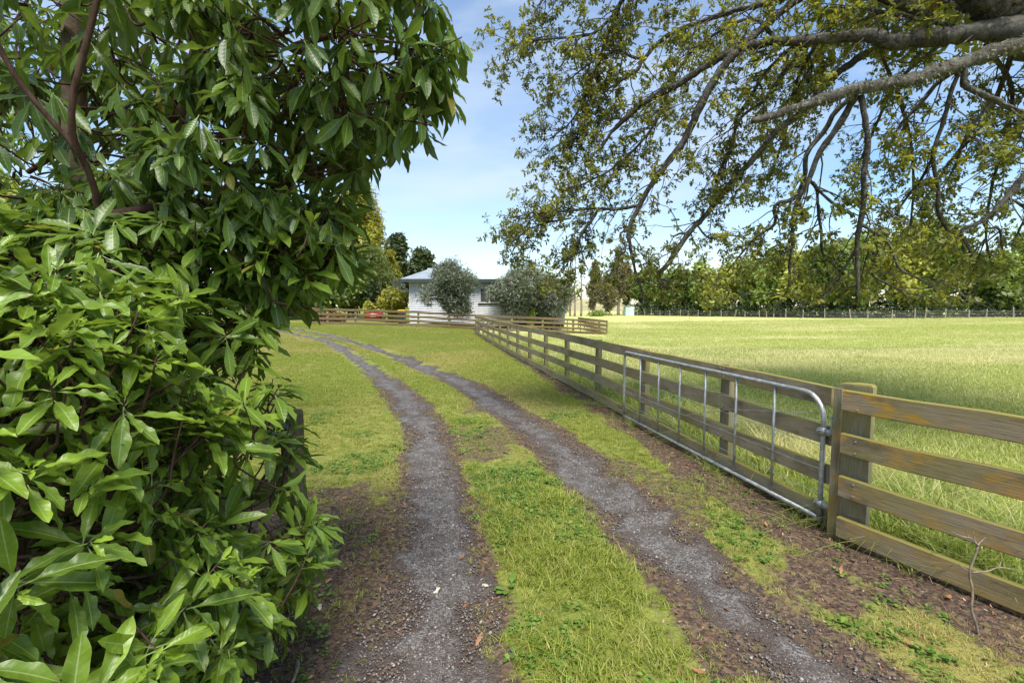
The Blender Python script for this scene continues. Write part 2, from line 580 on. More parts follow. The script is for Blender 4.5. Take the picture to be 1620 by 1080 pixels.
for T in (TRACK_L, TRACK_R):
    tag(obj('wheel_track', make_track(T), M_TRACK), kind='structure')

# ------------------------------------------------------------------ scatter with geometry nodes
def scatter(name, P, rot, scl, idx, meshes, mats, label, cat, attrs=None):
    me = bpy.data.meshes.new(name)
    me.vertices.add(len(P)); me.vertices.foreach_set('co', np.asarray(P, np.float32).ravel())
    a = me.attributes.new('rot', 'FLOAT_VECTOR', 'POINT'); a.data.foreach_set('vector', np.asarray(rot, np.float32).ravel())
    a = me.attributes.new('scl', 'FLOAT', 'POINT'); a.data.foreach_set('value', np.asarray(scl, np.float32))
    a = me.attributes.new('idx', 'INT', 'POINT'); a.data.foreach_set('value', np.asarray(idx, np.int32))
    for k, v in (attrs or {}).items():
        a = me.attributes.new(k, 'FLOAT', 'POINT'); a.data.foreach_set('value', np.asarray(v, np.float32))
    o = bpy.data.objects.new(name, me)
    COL.objects.link(o)
    src = bpy.data.collections.new(name + '_source')
    for k, m in enumerate(meshes):
        if not m.materials:
            m.materials.append(mats if not isinstance(mats, list) else mats[k])
        so = bpy.data.objects.new('%s_piece_%02d' % (name, k), m)
        src.objects.link(so)
    ng = bpy.data.node_groups.new(name + '_nodes', 'GeometryNodeTree')
    ng.interface.new_socket('Geometry', in_out='INPUT', socket_type='NodeSocketGeometry')
    ng.interface.new_socket('Geometry', in_out='OUTPUT', socket_type='NodeSocketGeometry')
    N = ng.nodes; L = ng.links
    gi = N.new('NodeGroupInput'); go = N.new('NodeGroupOutput')
    ci = N.new('GeometryNodeCollectionInfo')
    ci.inputs['Collection'].default_value = src
    ci.inputs['Separate Children'].default_value = True
    ci.inputs['Reset Children'].default_value = True
    ip = N.new('GeometryNodeInstanceOnPoints')
    ip.inputs['Pick Instance'].default_value = True
    def named(nm, dt):
        q = N.new('GeometryNodeInputNamedAttribute'); q.data_type = dt; q.inputs['Name'].default_value = nm
        return q.outputs['Attribute']
    e2r = N.new('FunctionNodeEulerToRotation')
    L.new(named('rot', 'FLOAT_VECTOR'), e2r.inputs[0])
    L.new(gi.outputs[0], ip.inputs['Points'])
    L.new(ci.outputs[0], ip.inputs['Instance'])
    L.new(named('idx', 'INT'), ip.inputs['Instance Index'])
    L.new(e2r.outputs[0], ip.inputs['Rotation'])
    L.new(named('scl', 'FLOAT'), ip.inputs['Scale'])
    L.new(ip.outputs[0], go.inputs[0])
    md = o.modifiers.new('scatter', 'NODES'); md.node_group = ng
    tag(o, label, cat, kind='stuff')
    return o

def in_view(x, y, z=0.0, m=60):
    px, py, d = project(np.stack([x, y, np.zeros_like(x) + z], -1))
    return (d > .2) & (px > -m) & (px < 1620 + m) & (py > -m) & (py < 1080 + 2 * m)

# ------------------------------------------------------------------ leaf-shaped templates
def frames(d, n):
    """rotation matrices with local y = d and local z = n made square to d"""
    d = norm(d); n = norm(n - d * (n * d).sum(-1, keepdims=True))
    x = np.cross(d, n)
    return np.stack([x, d, n], -1)

def cloud(name, tmpl, pos, R, scale, rnd, tip=None):
    """one mesh of many leaves; tmpl = list of (V, F, attrs) picked at random"""
    Vs = []; Fs = []; A = {'rnd': [], 'tip': []}
    pick = rng.integers(0, len(tmpl), len(pos)); off = 0
    tip = np.zeros(len(pos)) if tip is None else tip
    for k, (tv, tf, ta) in enumerate(tmpl):
        m = np.nonzero(pick == k)[0]
        if not len(m):
            continue
        V = np.einsum('nij,vj->nvi', R[m], tv) * scale[m][:, None, None] + pos[m][:, None, :]
        Vs.append(V.reshape(-1, 3))
        F = tf[None] + (np.arange(len(m)) * len(tv))[:, None, None] + off
        Fs.append(F.reshape(-1, tf.shape[1])); off += len(m) * len(tv)
        A['rnd'].append(np.repeat(rnd[m], len(tv))); A['tip'].append(np.repeat(tip[m], len(tv)))
        for q, w in ta.items():
            A.setdefault(q, []).append(np.tile(w, len(m)))
    return mesh_np(name, np.vstack(Vs), np.vstack(Fs), {k: np.concatenate(v) for k, v in A.items()})

def wavy_leaf(nseg, nu, curve, wave, phase, width=.124):
    """long leaf with a stalk, a pale midrib and a wavy margin; length 1 along y"""
    us = np.linspace(-1, 1, nu)
    V = []; lu = []; lv = []
    for i in range(nseg + 1):
        v = i / nseg
        q = np.clip((v - .13) / .87, 0, 1)
        w = max(.010, width * (math.sin(math.pi * q ** 1.32) ** .72 if 0 < q < 1 else 0))
        if i == nseg:
            w = .004
        for u in us:
            e = abs(u) ** 1.6
            ph = phase + (1.9 if u > 0 else 0)
            wv = math.sin(v * 2 * math.pi * 3.3 + ph) * min(1, w / .07)
            x = u * (w + e * .007 * wv)
            z = .055 * abs(u) * (w / width) - curve * (v ** 1.9) + wave * wv * e
            y = v - .35 * curve * curve * v ** 3
            V.append((x, y, z)); lu.append(u); lv.append(v)
    F = []
    for i in range(nseg):
        for k in range(nu - 1):
            a = i * nu + k
            F.append((a, a + 1, a + nu + 1, a + nu))
    return np.array(V), np.array(F), dict(lu=np.array(lu), lv=np.array(lv))

def flat_leaf(outline, fold=.12, curve=.1):
    """leaf as two rows of quads from half outline points (x, y)"""
    o = np.array(outline, float)
    V = []
    for x, y in o:
        V += [(-x, y, fold * x - curve * y * y), (0, y, -curve * y * y), (x, y, fold * x - curve * y * y)]
    F = []
    for i in range(len(o) - 1):
        a = i * 3
        F += [(a, a + 1, a + 4, a + 3), (a + 1, a + 2, a + 5, a + 4)]
    return np.array(V), np.array(F), {}

def clump(k, w, l, seed, droop=.0, spread=.6):
    """a spray of k pointed leaves of length l about the origin, unit size"""
    r = np.random.default_rng(seed)
    V = []; F = []
    for j in range(k):
        d = norm(r.normal(size=3) * np.array([1, 1, .45]) + np.array([0, .3, -droop])); n = norm(r.normal(size=3) * .5 + np.array([0, 0, 1.0]))
        x = norm(np.cross(d, n)) * w
        b = r.normal(size=3) * spread * .4
        q = len(V)
        nn = np.cross(x, d); nn = norm(nn) * l * .08
        V += [b, b + d * l * .5 + x + nn, b + d * l, b + d * l * .5 - x + nn]
        F.append((q, q + 1, q + 2, q + 3))
    return np.array(V), np.array(F), {}

def sample_lobes(lobes, n, shell=.35, weights=None):
    """points in a union of ellipsoids (cx,cy,cz,rx,ry,rz), mostly near the surface, not deep inside a neighbour"""
    L = np.array(lobes, float)
    w = (L[:, 3] * L[:, 4] + L[:, 4] * L[:, 5] + L[:, 3] * L[:, 5]) if weights is None else np.array(weights, float)
    k = rng.choice(len(L), n, p=w / w.sum())
    d = norm(rng.normal(size=(n, 3)))
    r = rng.random(n) ** shell
    P = L[k, :3] + d * r[:, None] * L[k, 3:6]
    out = norm(d / L[k, 3:6])
    return P, out, k, r

# ------------------------------------------------------------------ timber, steel
def mat_wood(name, along='x', base=(.275, .215, .145), dark=(.125, .088, .060), pale=(.38, .32, .235), moss=(.25, .22, .075), lichen=(.30, .15, .025)):
    t = NT(name)
    oi = t.n('ShaderNodeObjectInfo')
    off = t.n('ShaderNodeCombineXYZ')
    for i in range(3):
        t.l(t.math('MULTIPLY', oi.outputs['Random'], 37.0 + 13 * i), off.inputs[i])
    sc = (.055, 1, 1) if along == 'x' else (1, 1, .055)
    v = t.coord('Object', sc, off.outputs[0])
    v2 = t.coord('Object', (.45, 1, 1) if along == 'x' else (1, 1, .45), off.outputs[0])
    gr = t.noise(v, 90.0, 5.0, .65); st = t.noise(v2, 4.2, 5.0, .65); bl = t.noise(v2, 11.0, 4.0, .6)
    c = t.mix(t.rng(gr, .32, .68), base, pale)
    c = t.mix(t.rng(gr, .60, .80, 0, .45), c, dark)
    c = t.mix(t.rng(st, .46, .66, 0, .70), c, dark)
    c = t.mix(t.rng(bl, .55, .72, 0, .35), c, pale)
    c = t.mix(t.rng(t.noise(v2, 3.1, 4.0, .6), .42, .64, 0, .6), c, moss)
    sep = t.n('ShaderNodeSeparateColor'); t.l(oi.outputs['Color'], sep.inputs['Color'])
    lf = t.math('MULTIPLY', t.rng(t.noise(v2, 6.3, 5.0, .7), .47, .62), sep.outputs[0])
    c = t.mix(lf, c, lichen)
    # moss sits on upward faces
    ge = t.n('ShaderNodeNewGeometry'); sx = t.n('ShaderNodeSeparateXYZ'); t.l(ge.outputs['Normal'], sx.inputs[0])
    tc = t.n('ShaderNodeTexCoord'); sz = t.n('ShaderNodeSeparateXYZ'); t.l(tc.outputs['Object'], sz.inputs[0])
    mf = t.math('MULTIPLY', t.rng(sx.outputs[2], .25, .7), t.rng(bl, .25, .55, .45, 1.0))
    c = t.mix(mf, c, (.22, .19, .045))
    # a nail head or a knot now and then
    vo = t.n('ShaderNodeTexVoronoi'); vo.inputs['Scale'].default_value = 3.0
    t.l(t.coord('Object', (1, 1, 1), off.outputs[0]), vo.inputs['Vector'])
    c = t.mix(t.rng(vo.outputs['Distance'], .03, .10, .75, 0), c, dark)
    h = t.math('ADD', gr, t.math('MULTIPLY', bl, .6))
    return t.done(t.bsdf(c, .88, 0, t.bump(h, .55, .006), .2))

M_RAIL = mat_wood('rail_timber', 'x')
M_RAIL_STAINED = mat_wood('stained_rail_timber', 'x', base=(.215, .165, .105), dark=(.070, .045, .030), pale=(.31, .25, .17), moss=(.22, .185, .055), lichen=(.40, .225, .035))
M_POST = mat_wood('post_timber', 'z', base=(.215, .18, .115), pale=(.31, .27, .19), moss=(.20, .195, .060))

def mat_steel():
    t = NT('galvanised_steel')
    v = t.coord('Object')
    n = t.noise(v, 16.0, 5.0, .65); n2 = t.noise(v, 60.0, 3.0)
    c = t.mix(t.rng(n, .3, .7), (.30, .305, .31), (.50, .505, .505))
    c = t.mix(t.rng(n2, .60, .75, 0, .5), c, (.17, .16, .14))
    c = t.mix(t.rng(t.noise(v, 3.0, 5.0, .7), .62, .72, 0, .45), c, (.20, .12, .07))
    return t.done(t.bsdf(c, t.rng(n, .3, .7, .42, .62), .65, t.bump(n2, .15, .003), .4))
M_STEEL = mat_steel()
M_NAIL = simple_mat('nail_zinc', (.45, .44, .42), .5, .6)

def rail_mesh(L, h=.15, th=.045, seed=0, nseg=6):
    r = np.random.default_rng(seed)
    c = .006
    prof = np.array([(-th / 2, -h / 2 + c), (-th / 2 + c, -h / 2), (th / 2 - c, -h / 2), (th / 2, -h / 2 + c),
                     (th / 2, h / 2 - c), (th / 2 - c, h / 2), (-th / 2 + c, h / 2), (-th / 2, h / 2 - c)])
    V = []; F = []
    for i in range(nseg + 1):
        x = L * i / nseg
        dy, dz = (r.normal(0, .0035, 2) if 0 < i < nseg else (0, 0))
        k = 1 + r.normal(0, .012)
        for y, z in prof:
            V.append((x, y + dy, z * k + dz))
    for i in range(nseg):
        for k in range(8):
            a = i * 8 + k; b = i * 8 + (k + 1) % 8
            F.append((a, a + 8, b + 8, b))
    F.append(tuple(range(8))); F.append(tuple(range(nseg * 8 + 7, nseg * 8 - 1, -1)))
    me = bpy.data.meshes.new('rail'); me.from_pydata(V, [], F)
    me.materials.append(M_RAIL)
    return me

def post_mesh(r=.075, h=1.2, deep=.35, seed=0, flat=True):
    """half-round post, flat face towards local -y, top sawn a little aslant"""
    rg = np.random.default_rng(seed)
    ang = [math.pi * k / 8 for k in range(9)] if flat else [2 * math.pi * k / 14 for k in range(14)]
    prof = [(r * math.cos(a), (r * 1.05 * math.sin(a) if flat else r * math.sin(a))) for a in ang]
    if flat:
        prof = [(r, -.02)] + prof[1:-1] + [(-r, -.02)]
    n = len(prof); V = []; F = []
    zs = [-deep, 0, h * .33, h * .66, h - .012, h]
    for i, z in enumerate(zs):
        k = 1 + rg.normal(0, .012) - .015 * max(z, 0)
        if i == len(zs) - 1: k *= .90
        for x, y in prof:
            V.append((x * k, y * k, z + (.05 * x if i >= 4 else 0)))
    for i in range(len(zs) - 1):
        for k in range(n):
            a = i * n + k; b = i * n + (k + 1) % n
            F.append((a, b, b + n, a + n))
    F.append(tuple(range((len(zs) - 1) * n, len(zs) * n)))
    me = bpy.data.meshes.new('post'); me.from_pydata(V, [], F)
    me.materials.append(M_POST)
    return me

RAIL_SHARED = [rail_mesh(1.0, seed=100 + k) for k in range(5)]
M_RAILD = mat_wood('dark_rail_timber', 'x', base=(.125, .088, .055), dark=(.05, .032, .022), pale=(.18, .135, .09), moss=(.13, .095, .03))
for q in RAIL_SHARED:
    q.materials.clear(); q.materials.append(M_RAILD)
POST_SHARED = [post_mesh(h=1.135, seed=200 + k) for k in range(4)]
RAIL_Z = (.118, .432, .748, 1.062)

def add_rail(parent, A, B, mesh=None, lich=.3):
    A = Vector(A); B = Vector(B); d = B - A
    o = bpy.data.objects.new('rail', mesh or random.choice(RAIL_SHARED))
    COL.objects.link(o)
    o.parent = parent
    o.location = A - parent.location
    o.rotation_euler = (random.gauss(0, .012), -math.atan2(d.z, math.hypot(d.x, d.y)), math.atan2(d.y, d.x))
    if mesh is None:
        o.scale = (d.length, 1 + random.gauss(0, .08), 1 + random.gauss(0, .025))
    o.color = (lich, 0, 0, 1)
    return o

def add_post(parent, x, y, rz, z=None, mesh=None, scale=1.0):
    o = bpy.data.objects.new('post', mesh or random.choice(POST_SHARED))
    COL.objects.link(o)
    o.parent = parent
    zz = gz1(x, y) if z is None else z
    o.location = Vector((x, y, zz)) - parent.location
    o.rotation_euler = (random.gauss(0, .008), random.gauss(0, .008), rz)
    o.scale = (scale, scale, scale if mesh is None else 1)
    o.color = (.12, 0, 0, 1)
    return o

def fence_run(parent, A, B, posts, rz, boards, sides, lich=.25, hk=1.0, long_mesh=False):
    """posts: distances along A-B; boards: distances where boards butt; rails sit on the face given by sides (unit vector)"""
    A = np.array(A, float); B = np.array(B, float); d = (B - A) / np.linalg.norm(B - A); n = np.array(sides)
    for t in posts:
        p = A + d * t
        add_post(parent, p[0], p[1], rz, scale=hk)
    for r, hz in enumerate(RAIL_Z):
        sag = random.gauss(0, .008)
        b = list(boards)
        for a, c in zip(b[:-1], b[1:]):
            p = A + d * (a + .003) + n * .043; q = A + d * (c - .003) + n * .043
            L = c - a
            z0 = gz1(*(A + d * a)) ; z1 = gz1(*(A + d * c))
            m = rail_mesh(np.linalg.norm(q - p), seed=random.randrange(9999), nseg=8) if long_mesh else None
            add_rail(parent, (p[0], p[1], z0 + hz * hk + sag + random.gauss(0, .005)), (q[0], q[1], z1 + hz * hk + sag + random.gauss(0, .005)), m, lich)

# paddock fence along the drive
PF_A = np.array([2.56, 3.62]); PF_B = np.array([-2.2, 29.6])
pf_d = (PF_B - PF_A) / np.linalg.norm(PF_B - PF_A); pf_n = np.array([-pf_d[1], pf_d[0]])
pf = empty('post_and_rail_fence', (PF_A[0], PF_A[1], 0), 'long four rail timber fence running back along the paddock side of the drive', 'fence')
pf_len = float(np.linalg.norm(PF_B - PF_A))
fence_run(pf, PF_A, PF_B, [1.50 + 1.955 * k for k in range(13)], math.atan2(pf_d[1], pf_d[0]) + math.pi,
          [.10, 1.50 + 1.955, 1.50 + 3 * 1.955, 1.5 + 5 * 1.955, 1.5 + 7 * 1.955, 1.5 + 9 * 1.955, 1.5 + 11 * 1.955, pf_len], pf_n, .12, long_mesh=True)
add_post(pf, PF_B[0], PF_B[1] + .05, math.atan2(pf_d[1], pf_d[0]) + math.pi, scale=1.06)

# roadside fence right of the gateway, with the gate's strainer post
RF_A = np.array([2.50, 3.47]); RF_d = norm(np.array([.43, -.90])); RF_B = RF_A + RF_d * 4.1
rf_n = np.array([RF_d[1], -RF_d[0]])
rf = empty('gateway_fence', (RF_A[0], RF_A[1], 0), 'short lichen stained timber fence with round strainer post beside the steel gate', 'fence')
sp = add_post(rf, RF_A[0] + .02, RF_A[1] + .04, math.atan2(RF_d[1], RF_d[0]), mesh=post_mesh(.118, 1.19, .4, 77, True))
fm = MB()
fm.box((-.105, -.028, .56), (.055, .03, 1.17))
fb = obj('post_batten', fm, M_POST, rf); fb.location = sp.location; fb.rotation_euler = sp.rotation_euler
def stained(me):
    me.materials.clear(); me.materials.append(M_RAIL_STAINED)
    return me
for r, hz in enumerate(RAIL_Z):
    p = RF_A + rf_n * .052 - RF_d * .055; q = RF_A + RF_d * 3.95 + rf_n * .052
    add_rail(rf, (p[0], p[1], hz + (.005, .0, .004, .008)[r]), (q[0], q[1], hz - .012), stained(rail_mesh(4.0, h=.152, seed=300 + r, nseg=10)), (.30, .5, .75, 1.0)[r])
for t in (1.95, 3.9):
    p = RF_A + RF_d * t
    add_post(rf, p[0], p[1], math.atan2(RF_d[1], RF_d[0]))
nail = MB(); nail.tube([(0, 0, 0), (0, 0, .006)], .0065, 8)
nail_me = nail.mesh('nail'); nail_me.materials.append(M_NAIL)
def add_nails(parent, base, d, n, ts, zs):
    for t in ts:
        for z in zs:
            p = np.array(base) + np.array(d) * t
            o = bpy.data.objects.new('nail', nail_me); COL.objects.link(o); o.parent = parent
            o.location = Vector((p[0] + n[0] * .078, p[1] + n[1] * .078, z)) - parent.location
            o.rotation_euler = Vector((n[0], n[1], 0)).to_track_quat('Z', 'Y').to_euler()
add_nails(rf, RF_A, RF_d, rf_n * .96, (.05,), [z - .045 for z in RAIL_Z] + [RAIL_Z[1] + .04, RAIL_Z[2] + .04])

for k_ in range(3):
    add_nails(pf, PF_A, pf_d, pf_n * .875, (1.47 + 1.955 * k_, 1.53 + 1.955 * k_), [z + dz for z in RAIL_Z for dz in (-.04, .04)])
# roadside fence left of the gateway, half buried in the shrub
LF_A = np.array([-1.17, 2.55]); LF_d = norm(np.array([-.82, -.57]))
lf = empty('gateway_fence', (LF_A[0], LF_A[1], 0), 'dark timber fence end half hidden by the glossy leaved shrub', 'fence')
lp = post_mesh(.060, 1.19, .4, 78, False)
lp.materials.clear(); lp.materials.append(mat_wood('dark_post_timber', 'z', base=(.095, .078, .050), dark=(.04, .03, .02), pale=(.14, .12, .08), moss=(.09, .09, .03)))  # darker tones than the common post timber
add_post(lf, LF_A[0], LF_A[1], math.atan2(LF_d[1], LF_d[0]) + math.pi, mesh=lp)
lf_n = np.array([-LF_d[1], LF_d[0]])
for hz in RAIL_Z:
    p = LF_A - lf_n * .085 - LF_d * .03; q = LF_A + LF_d * 2.3 - lf_n * .085
    add_rail(lf, (p[0], p[1], hz), (q[0], q[1], hz), rail_mesh(2.35, seed=random.randrange(999)), .1)
p = LF_A + LF_d * 1.9
add_post(lf, p[0], p[1], math.atan2(LF_d[1], LF_d[0]) + math.pi)

# garden fence in front of the house
GF_A = np.array([-14.1, 32.9]); GF_B = np.array([7.0, 35.6])
gf_d = (GF_B - GF_A) / np.linalg.norm(GF_B - GF_A); gf_n = np.array([gf_d[1], -gf_d[0]])
gf = empty('garden_fence', (GF_A[0], GF_A[1], 0), 'brown four rail garden fence crossing in front of the white house', 'fence')
gf_len = float(np.linalg.norm(GF_B - GF_A))
gp = [0.06, 1.5, 3.35, 5.45, 7.6, 9.75, 11.7, 14.2, 16.45, 18.7]
fence_run(gf, GF_A, GF_B, gp, math.atan2(gf_d[1], gf_d[0]), [0, 3.35, 7.6, 11.7, 16.45, gf_len], gf_n, .2, .94)
for k in range(9):
    t = 17.3 + k * (gf_len - 17.3 - .05) / 8
    p = GF_A + gf_d * t - gf_n * .02
    b = MB(); b.box((0, 0, .50), (.06, .03, 1.06))
    o = obj('batten', b, M_POST, gf); o.location = Vector((p[0], p[1], gz1(*p))) - gf.location; o.rotation_euler = (0, 0, math.atan2(gf_d[1], gf_d[0]))
p = GF_A + gf_d * gf_len
add_post(gf, p[0], p[1], math.atan2(gf_d[1], gf_d[0]), scale=.94)
# it turns back along the far side of the garden
for k in range(1, 5):
    add_post(gf, p[0] - .25 * k, p[1] + 2.0 * k, math.pi / 2, scale=.94)
for hz in RAIL_Z:
    z0 = gz1(p[0], p[1]); z1 = gz1(p[0] - 1, p[1] + 8)
    add_rail(gf, (p[0], p[1] + .1, z0 + hz * .94), (p[0] - 1, p[1] + 8, z1 + hz * .94))

# ------------------------------------------------------------------ the steel gate, swung back against the fence
G_A = Vector((2.447, 3.74, .075)); G_B = Vector((1.725, 7.36, .075))
gate_L = (G_B - G_A).length
gate = empty('farm_gate', G_A, 'galvanised steel tube farm gate swung open flat against the rail fence', 'gate')
gate.rotation_euler = (0, 0, math.atan2(G_B.y - G_A.y, G_B.x - G_A.x))
GH = .985; GR = .0195
arc = []
R = .20
arc += [(0, 0, -.035), (0, 0, .3), (0, 0, GH - R)]
for k in range(1, 9):
    a = math.pi / 2 * k / 8
    arc.append((R - R * math.cos(a), 0, GH - R + R * math.sin(a)))
arc += [(gate_L * .5, 0, GH)]
R2 = .06
for k in range(0, 7):
    a = math.pi / 2 * k / 6
    arc.append((gate_L - R2 + R2 * math.sin(a), 0, GH - R2 + R2 * math.cos(a)))
arc += [(gate_L, 0, .3), (gate_L, 0, 0)]
m = MB(); m.tube(arc, GR, 12); obj('frame_tube', m, M_STEEL, gate, True)
m = MB(); m.tube([(GR * .8, 0, 0), (gate_L * .5, 0, 0), (gate_L - .004, 0, 0)], GR * .95, 12); obj('bottom_tube', m, M_STEEL, gate, True)
bars = [.535, 1.06, 1.585, 2.11, 2.63, 3.16]
for x in bars:
    m = MB(); m.tube([(x, 0, GR * .6), (x, 0, .5), (x, 0, GH - GR * .6)], .0118, 8); obj('upright', m, M_STEEL, gate, True)
for z in (.20, .40, .59, .78):
    m = MB()
    pts = [(gate_L * k / 24, .0148 + .004 * math.sin(k * 1.7), z - .010 * math.sin(math.pi * ((k % 4) / 4.0)) + .002 * math.sin(k * 2.3)) for k in range(25)]
    m.tube(pts, .0026, 5); obj('wire', m, M_STEEL, gate, True)
m = MB(); m.tube([(.045, -.016, GH - .15), (1.2, -.018, .62), (gate_L - .55, -.017, .035)], .0035, 5); obj('brace_wire', m, M_STEEL, gate, True)
for z, nm in ((.70, 'hinge'), (.115, 'hinge')):
    m = MB()
    m.tube([(0, 0, z - .03), (0, 0, z + .03)], GR * 1.35, 12)
    m.box((-.045, 0, z), (.06, .022, .05)); m.box((.03, 0, z), (.03, .026, .045))
    m.tube([(-.075, 0, z - .04), (-.075, 0, z + .12 if z > .5 else z + .03)], .010, 8)
    if z > .5:
        m.tube([(-.075, 0, z + .12), (-.085, 0, z + .135), (-.105, 0, z + .14), (-.135, 0, z + .14)], .010, 8)
    m.tube([(-.075, 0, z), (-.15, .0, z)], .013, 8)
    hg = obj(nm, m, M_STEEL, gate, True)
    b = MB(); b.tube([(.0, -.036, z + .008), (0, .036, z + .008)], .008, 6); b.tube([(.034, -.03, z), (.034, .03, z)], .008, 6)
    obj('bolt', b, M_STEEL, hg)
m = MB()
m.tube([(gate_L, 0, .44), (gate_L, 0, .47)], GR * 1.25, 10); m.box((gate_L + .03, 0, .455), (.03, .012, .02))
obj('latch', m, M_STEEL, gate)

# ------------------------------------------------------------------ the house
M_WHITE = simple_mat('white_weatherboard_paint', (.52, .53, .55), .5, 0, .06, 3.0)
M_TRIM = simple_mat('white_trim_paint', (.58, .59, .60), .45, 0, .04)
M_GUTTER = simple_mat('dark_green_gutter', (.035, .05, .05), .4)
M_SOFFIT = simple_mat('soffit_paint', (.55, .56, .57), .7)
def mat_roof():
    t = NT('corrugated_roof')
    v = t.coord('Object')
    wv = t.n('ShaderNodeTexWave'); wv.inputs['Scale'].default_value = 4.2; wv.inputs['Distortion'].default_value = 0
    t.l(v, wv.inputs['Vector'])
    n = t.noise(v, 1.4, 4.0)
    c = t.mix(t.rng(n, .3, .7), (.23, .26, .285), (.31, .345, .37))
    return t.done(t.bsdf(c, .45, .2, t.bump(wv.outputs['Fac'], .5, .02), .5))
M_ROOF = mat_roof()
tg = NT('window_glass'); M_GLASS = tg.done(tg.bsdf((.03, .035, .04), .06, 0, None, .8))
M_BRICK = simple_mat('base_boards', (.05, .045, .04), .9)

HB = .30
house = empty('house', (-8.16, 39.0, HB), 'single storey white weatherboard house with pale metal hip roof behind the garden fence', 'house')
hx0, hx1, hy0, hy1 = 0.0, 12.4, 0.0, 9.0
m = MB()
m.box(((hx0 + hx1) / 2, (hy0 + hy1) / 2, 1.78), (hx1 - hx0, hy1 - hy0, 3.36)); obj('wall', m, M_WHITE, house)
m = MB(); m.box(((hx0 + hx1) / 2, -.01, -.05), (hx1 - hx0 - .1, .06, .36)); obj('base_board', m, M_BRICK, house)
wb = MB()
V = [(0, -.012, 0.148), (0, -.062, 0), (0, 0, 0), (0, 0, .148), (12.44, -.012, 0.148), (12.44, -.062, 0), (12.44, 0, 0), (12.44, 0, .148)]
wb.add(V, [(0, 1, 5, 4), (1, 2, 6, 5), (0, 4, 7, 3), (0, 3, 2, 1), (4, 5, 6, 7)])
wbm = wb.mesh('weatherboard'); wbm.materials.append(M_WHITE)
for k in range(23):
    o = bpy.data.objects.new('weatherboard', wbm); COL.objects.link(o); o.parent = house
    o.location = (-.02, -.004, .13 + k * .145)
m = MB(); m.box((-.03, -.03, 1.78), (.09, .09, 3.38)); obj('corner_board', m, M_TRIM, house)
# soffit, gutter and roofs
m = MB(); m.box((6.2, 4.35, 3.46), (13.4, 9.7, .05)); obj('soffit', m, M_SOFFIT, house)
m = MB(); m.box((6.2, -.70, 3.50), (13.7, .12, .25)); m.box((-.66, 4.3, 3.50), (.12, 9.8, .25)); obj('gutter', m, M_GUTTER, house)
m = MB()
e = 3.62
rv = [(-.68, -.72, e), (5.5, -.72, e), (5.5, 9.3, e), (-.68, 9.3, e), (2.45, 3.0, e + 1.55), (2.45, 5.6, e + 1.55)]
m.add(rv, [(0, 1, 4), (1, 2, 5, 4), (2, 3, 5), (3, 0, 4, 5)])
roof = obj('roof', m, M_ROOF, house)
m = MB()
rv = [(5.4, -.72, e + .01), (13.0, -.72, e + .01), (13.0, 9.3, e + .12), (5.4, 9.3, e + .12), (5.4, -.72, e - .03), (13.0, -.72, e - .03)]
m.add(rv, [(0, 1, 2, 3), (4, 5, 1, 0)])
obj('low_roof', m, M_ROOF, house)
m = MB(); m.box((.95, 4.4, e + .85), (.55, .5, .75)); obj('chimney', m, M_WHITE, roof)
def window(x, z, w, h, panes):
    m = MB()
    for (cx, cz, sx, sz) in ((x, z + h / 2, w + .2, .09), (x, z - h / 2, w + .2, .09), (x - w / 2, z, .09, h), (x + w / 2, z, .09, h)):
        m.box((cx, -.075, cz), (sx, .07, sz))
    f = obj('window', m, M_TRIM, house)
    for k in range(1, panes):
        q = MB(); q.box((x - w / 2 + w * k / panes, -.07, z), (.075, .06, h - .09)); obj('mullion', q, M_TRIM, f)
    for k in range(panes):
        q = MB(); q.box((x - w / 2 + w * (k + .5) / panes, -.058, z), (w / panes - .08, .02, h - .09)); obj('pane', q, M_GLASS, f)
        q = MB(); q.box((x - w / 2 + w * (k + .5) / panes, -.072, z + h * .22), (w / panes - .08, .012, .035)); obj('glazing_bar', q, M_TRIM, f)
    q = MB(); q.box((x, -.10, z - h / 2 - .08), (w + .34, .12, .05)); obj('sill', q, M_GUTTER, f)
window(6.35, 2.35, 1.5, 1.15, 2)
window(3.3, 2.35, 1.5, 1.15, 2)
window(9.6, 2.35, 1.5, 1.15, 2)
m = MB(); m.box((1.5, -.07, 1.62), (.42, .08, .13)); obj('vent', m, M_GUTTER, house)

# wheelie bin and red car in the garden
M_BIN = simple_mat('bin_plastic', (.02, .025, .025), .5)
M_LID = simple_mat('yellow_lid', (.72, .42, .03), .45)
b0 = at(636, 500, 37.6); bz = gz1(b0[0], 37.6)
wbn = empty('wheelie_bin', (b0[0], 37.6, bz), 'black wheelie bin with yellow lid at the corner of the white house', 'bin')
m = MB(); m.add([(-.23, -.25, .05), (.23, -.25, .05), (.23, .22, .05), (-.23, .22, .05), (-.28, -.33, .98), (.28, -.33, .98), (.28, .30, .98), (-.28, .30, .98)],
                [(3, 2, 1, 0), (0, 1, 5, 4), (1, 2, 6, 5), (2, 3, 7, 6), (3, 0, 4, 7), (4, 5, 6, 7)]); obj('body', m, M_BIN, wbn)
m = MB(); m.box((0, -.01, 1.02), (.62, .72, .06)); m.box((0, .0, 1.065), (.5, .55, .04)); obj('lid', m, M_LID, wbn)
m = MB(); m.tube([(-.25, .36, 1.0), (.25, .36, 1.0)], .02, 8); obj('handle', m, M_BIN, wbn)
for s in (-1, 1):
    m = MB(); m.tube([(s * .20, .25, .1), (s * .27, .25, .1)], .10, 12); obj('wheel', m, M_BIN, wbn)

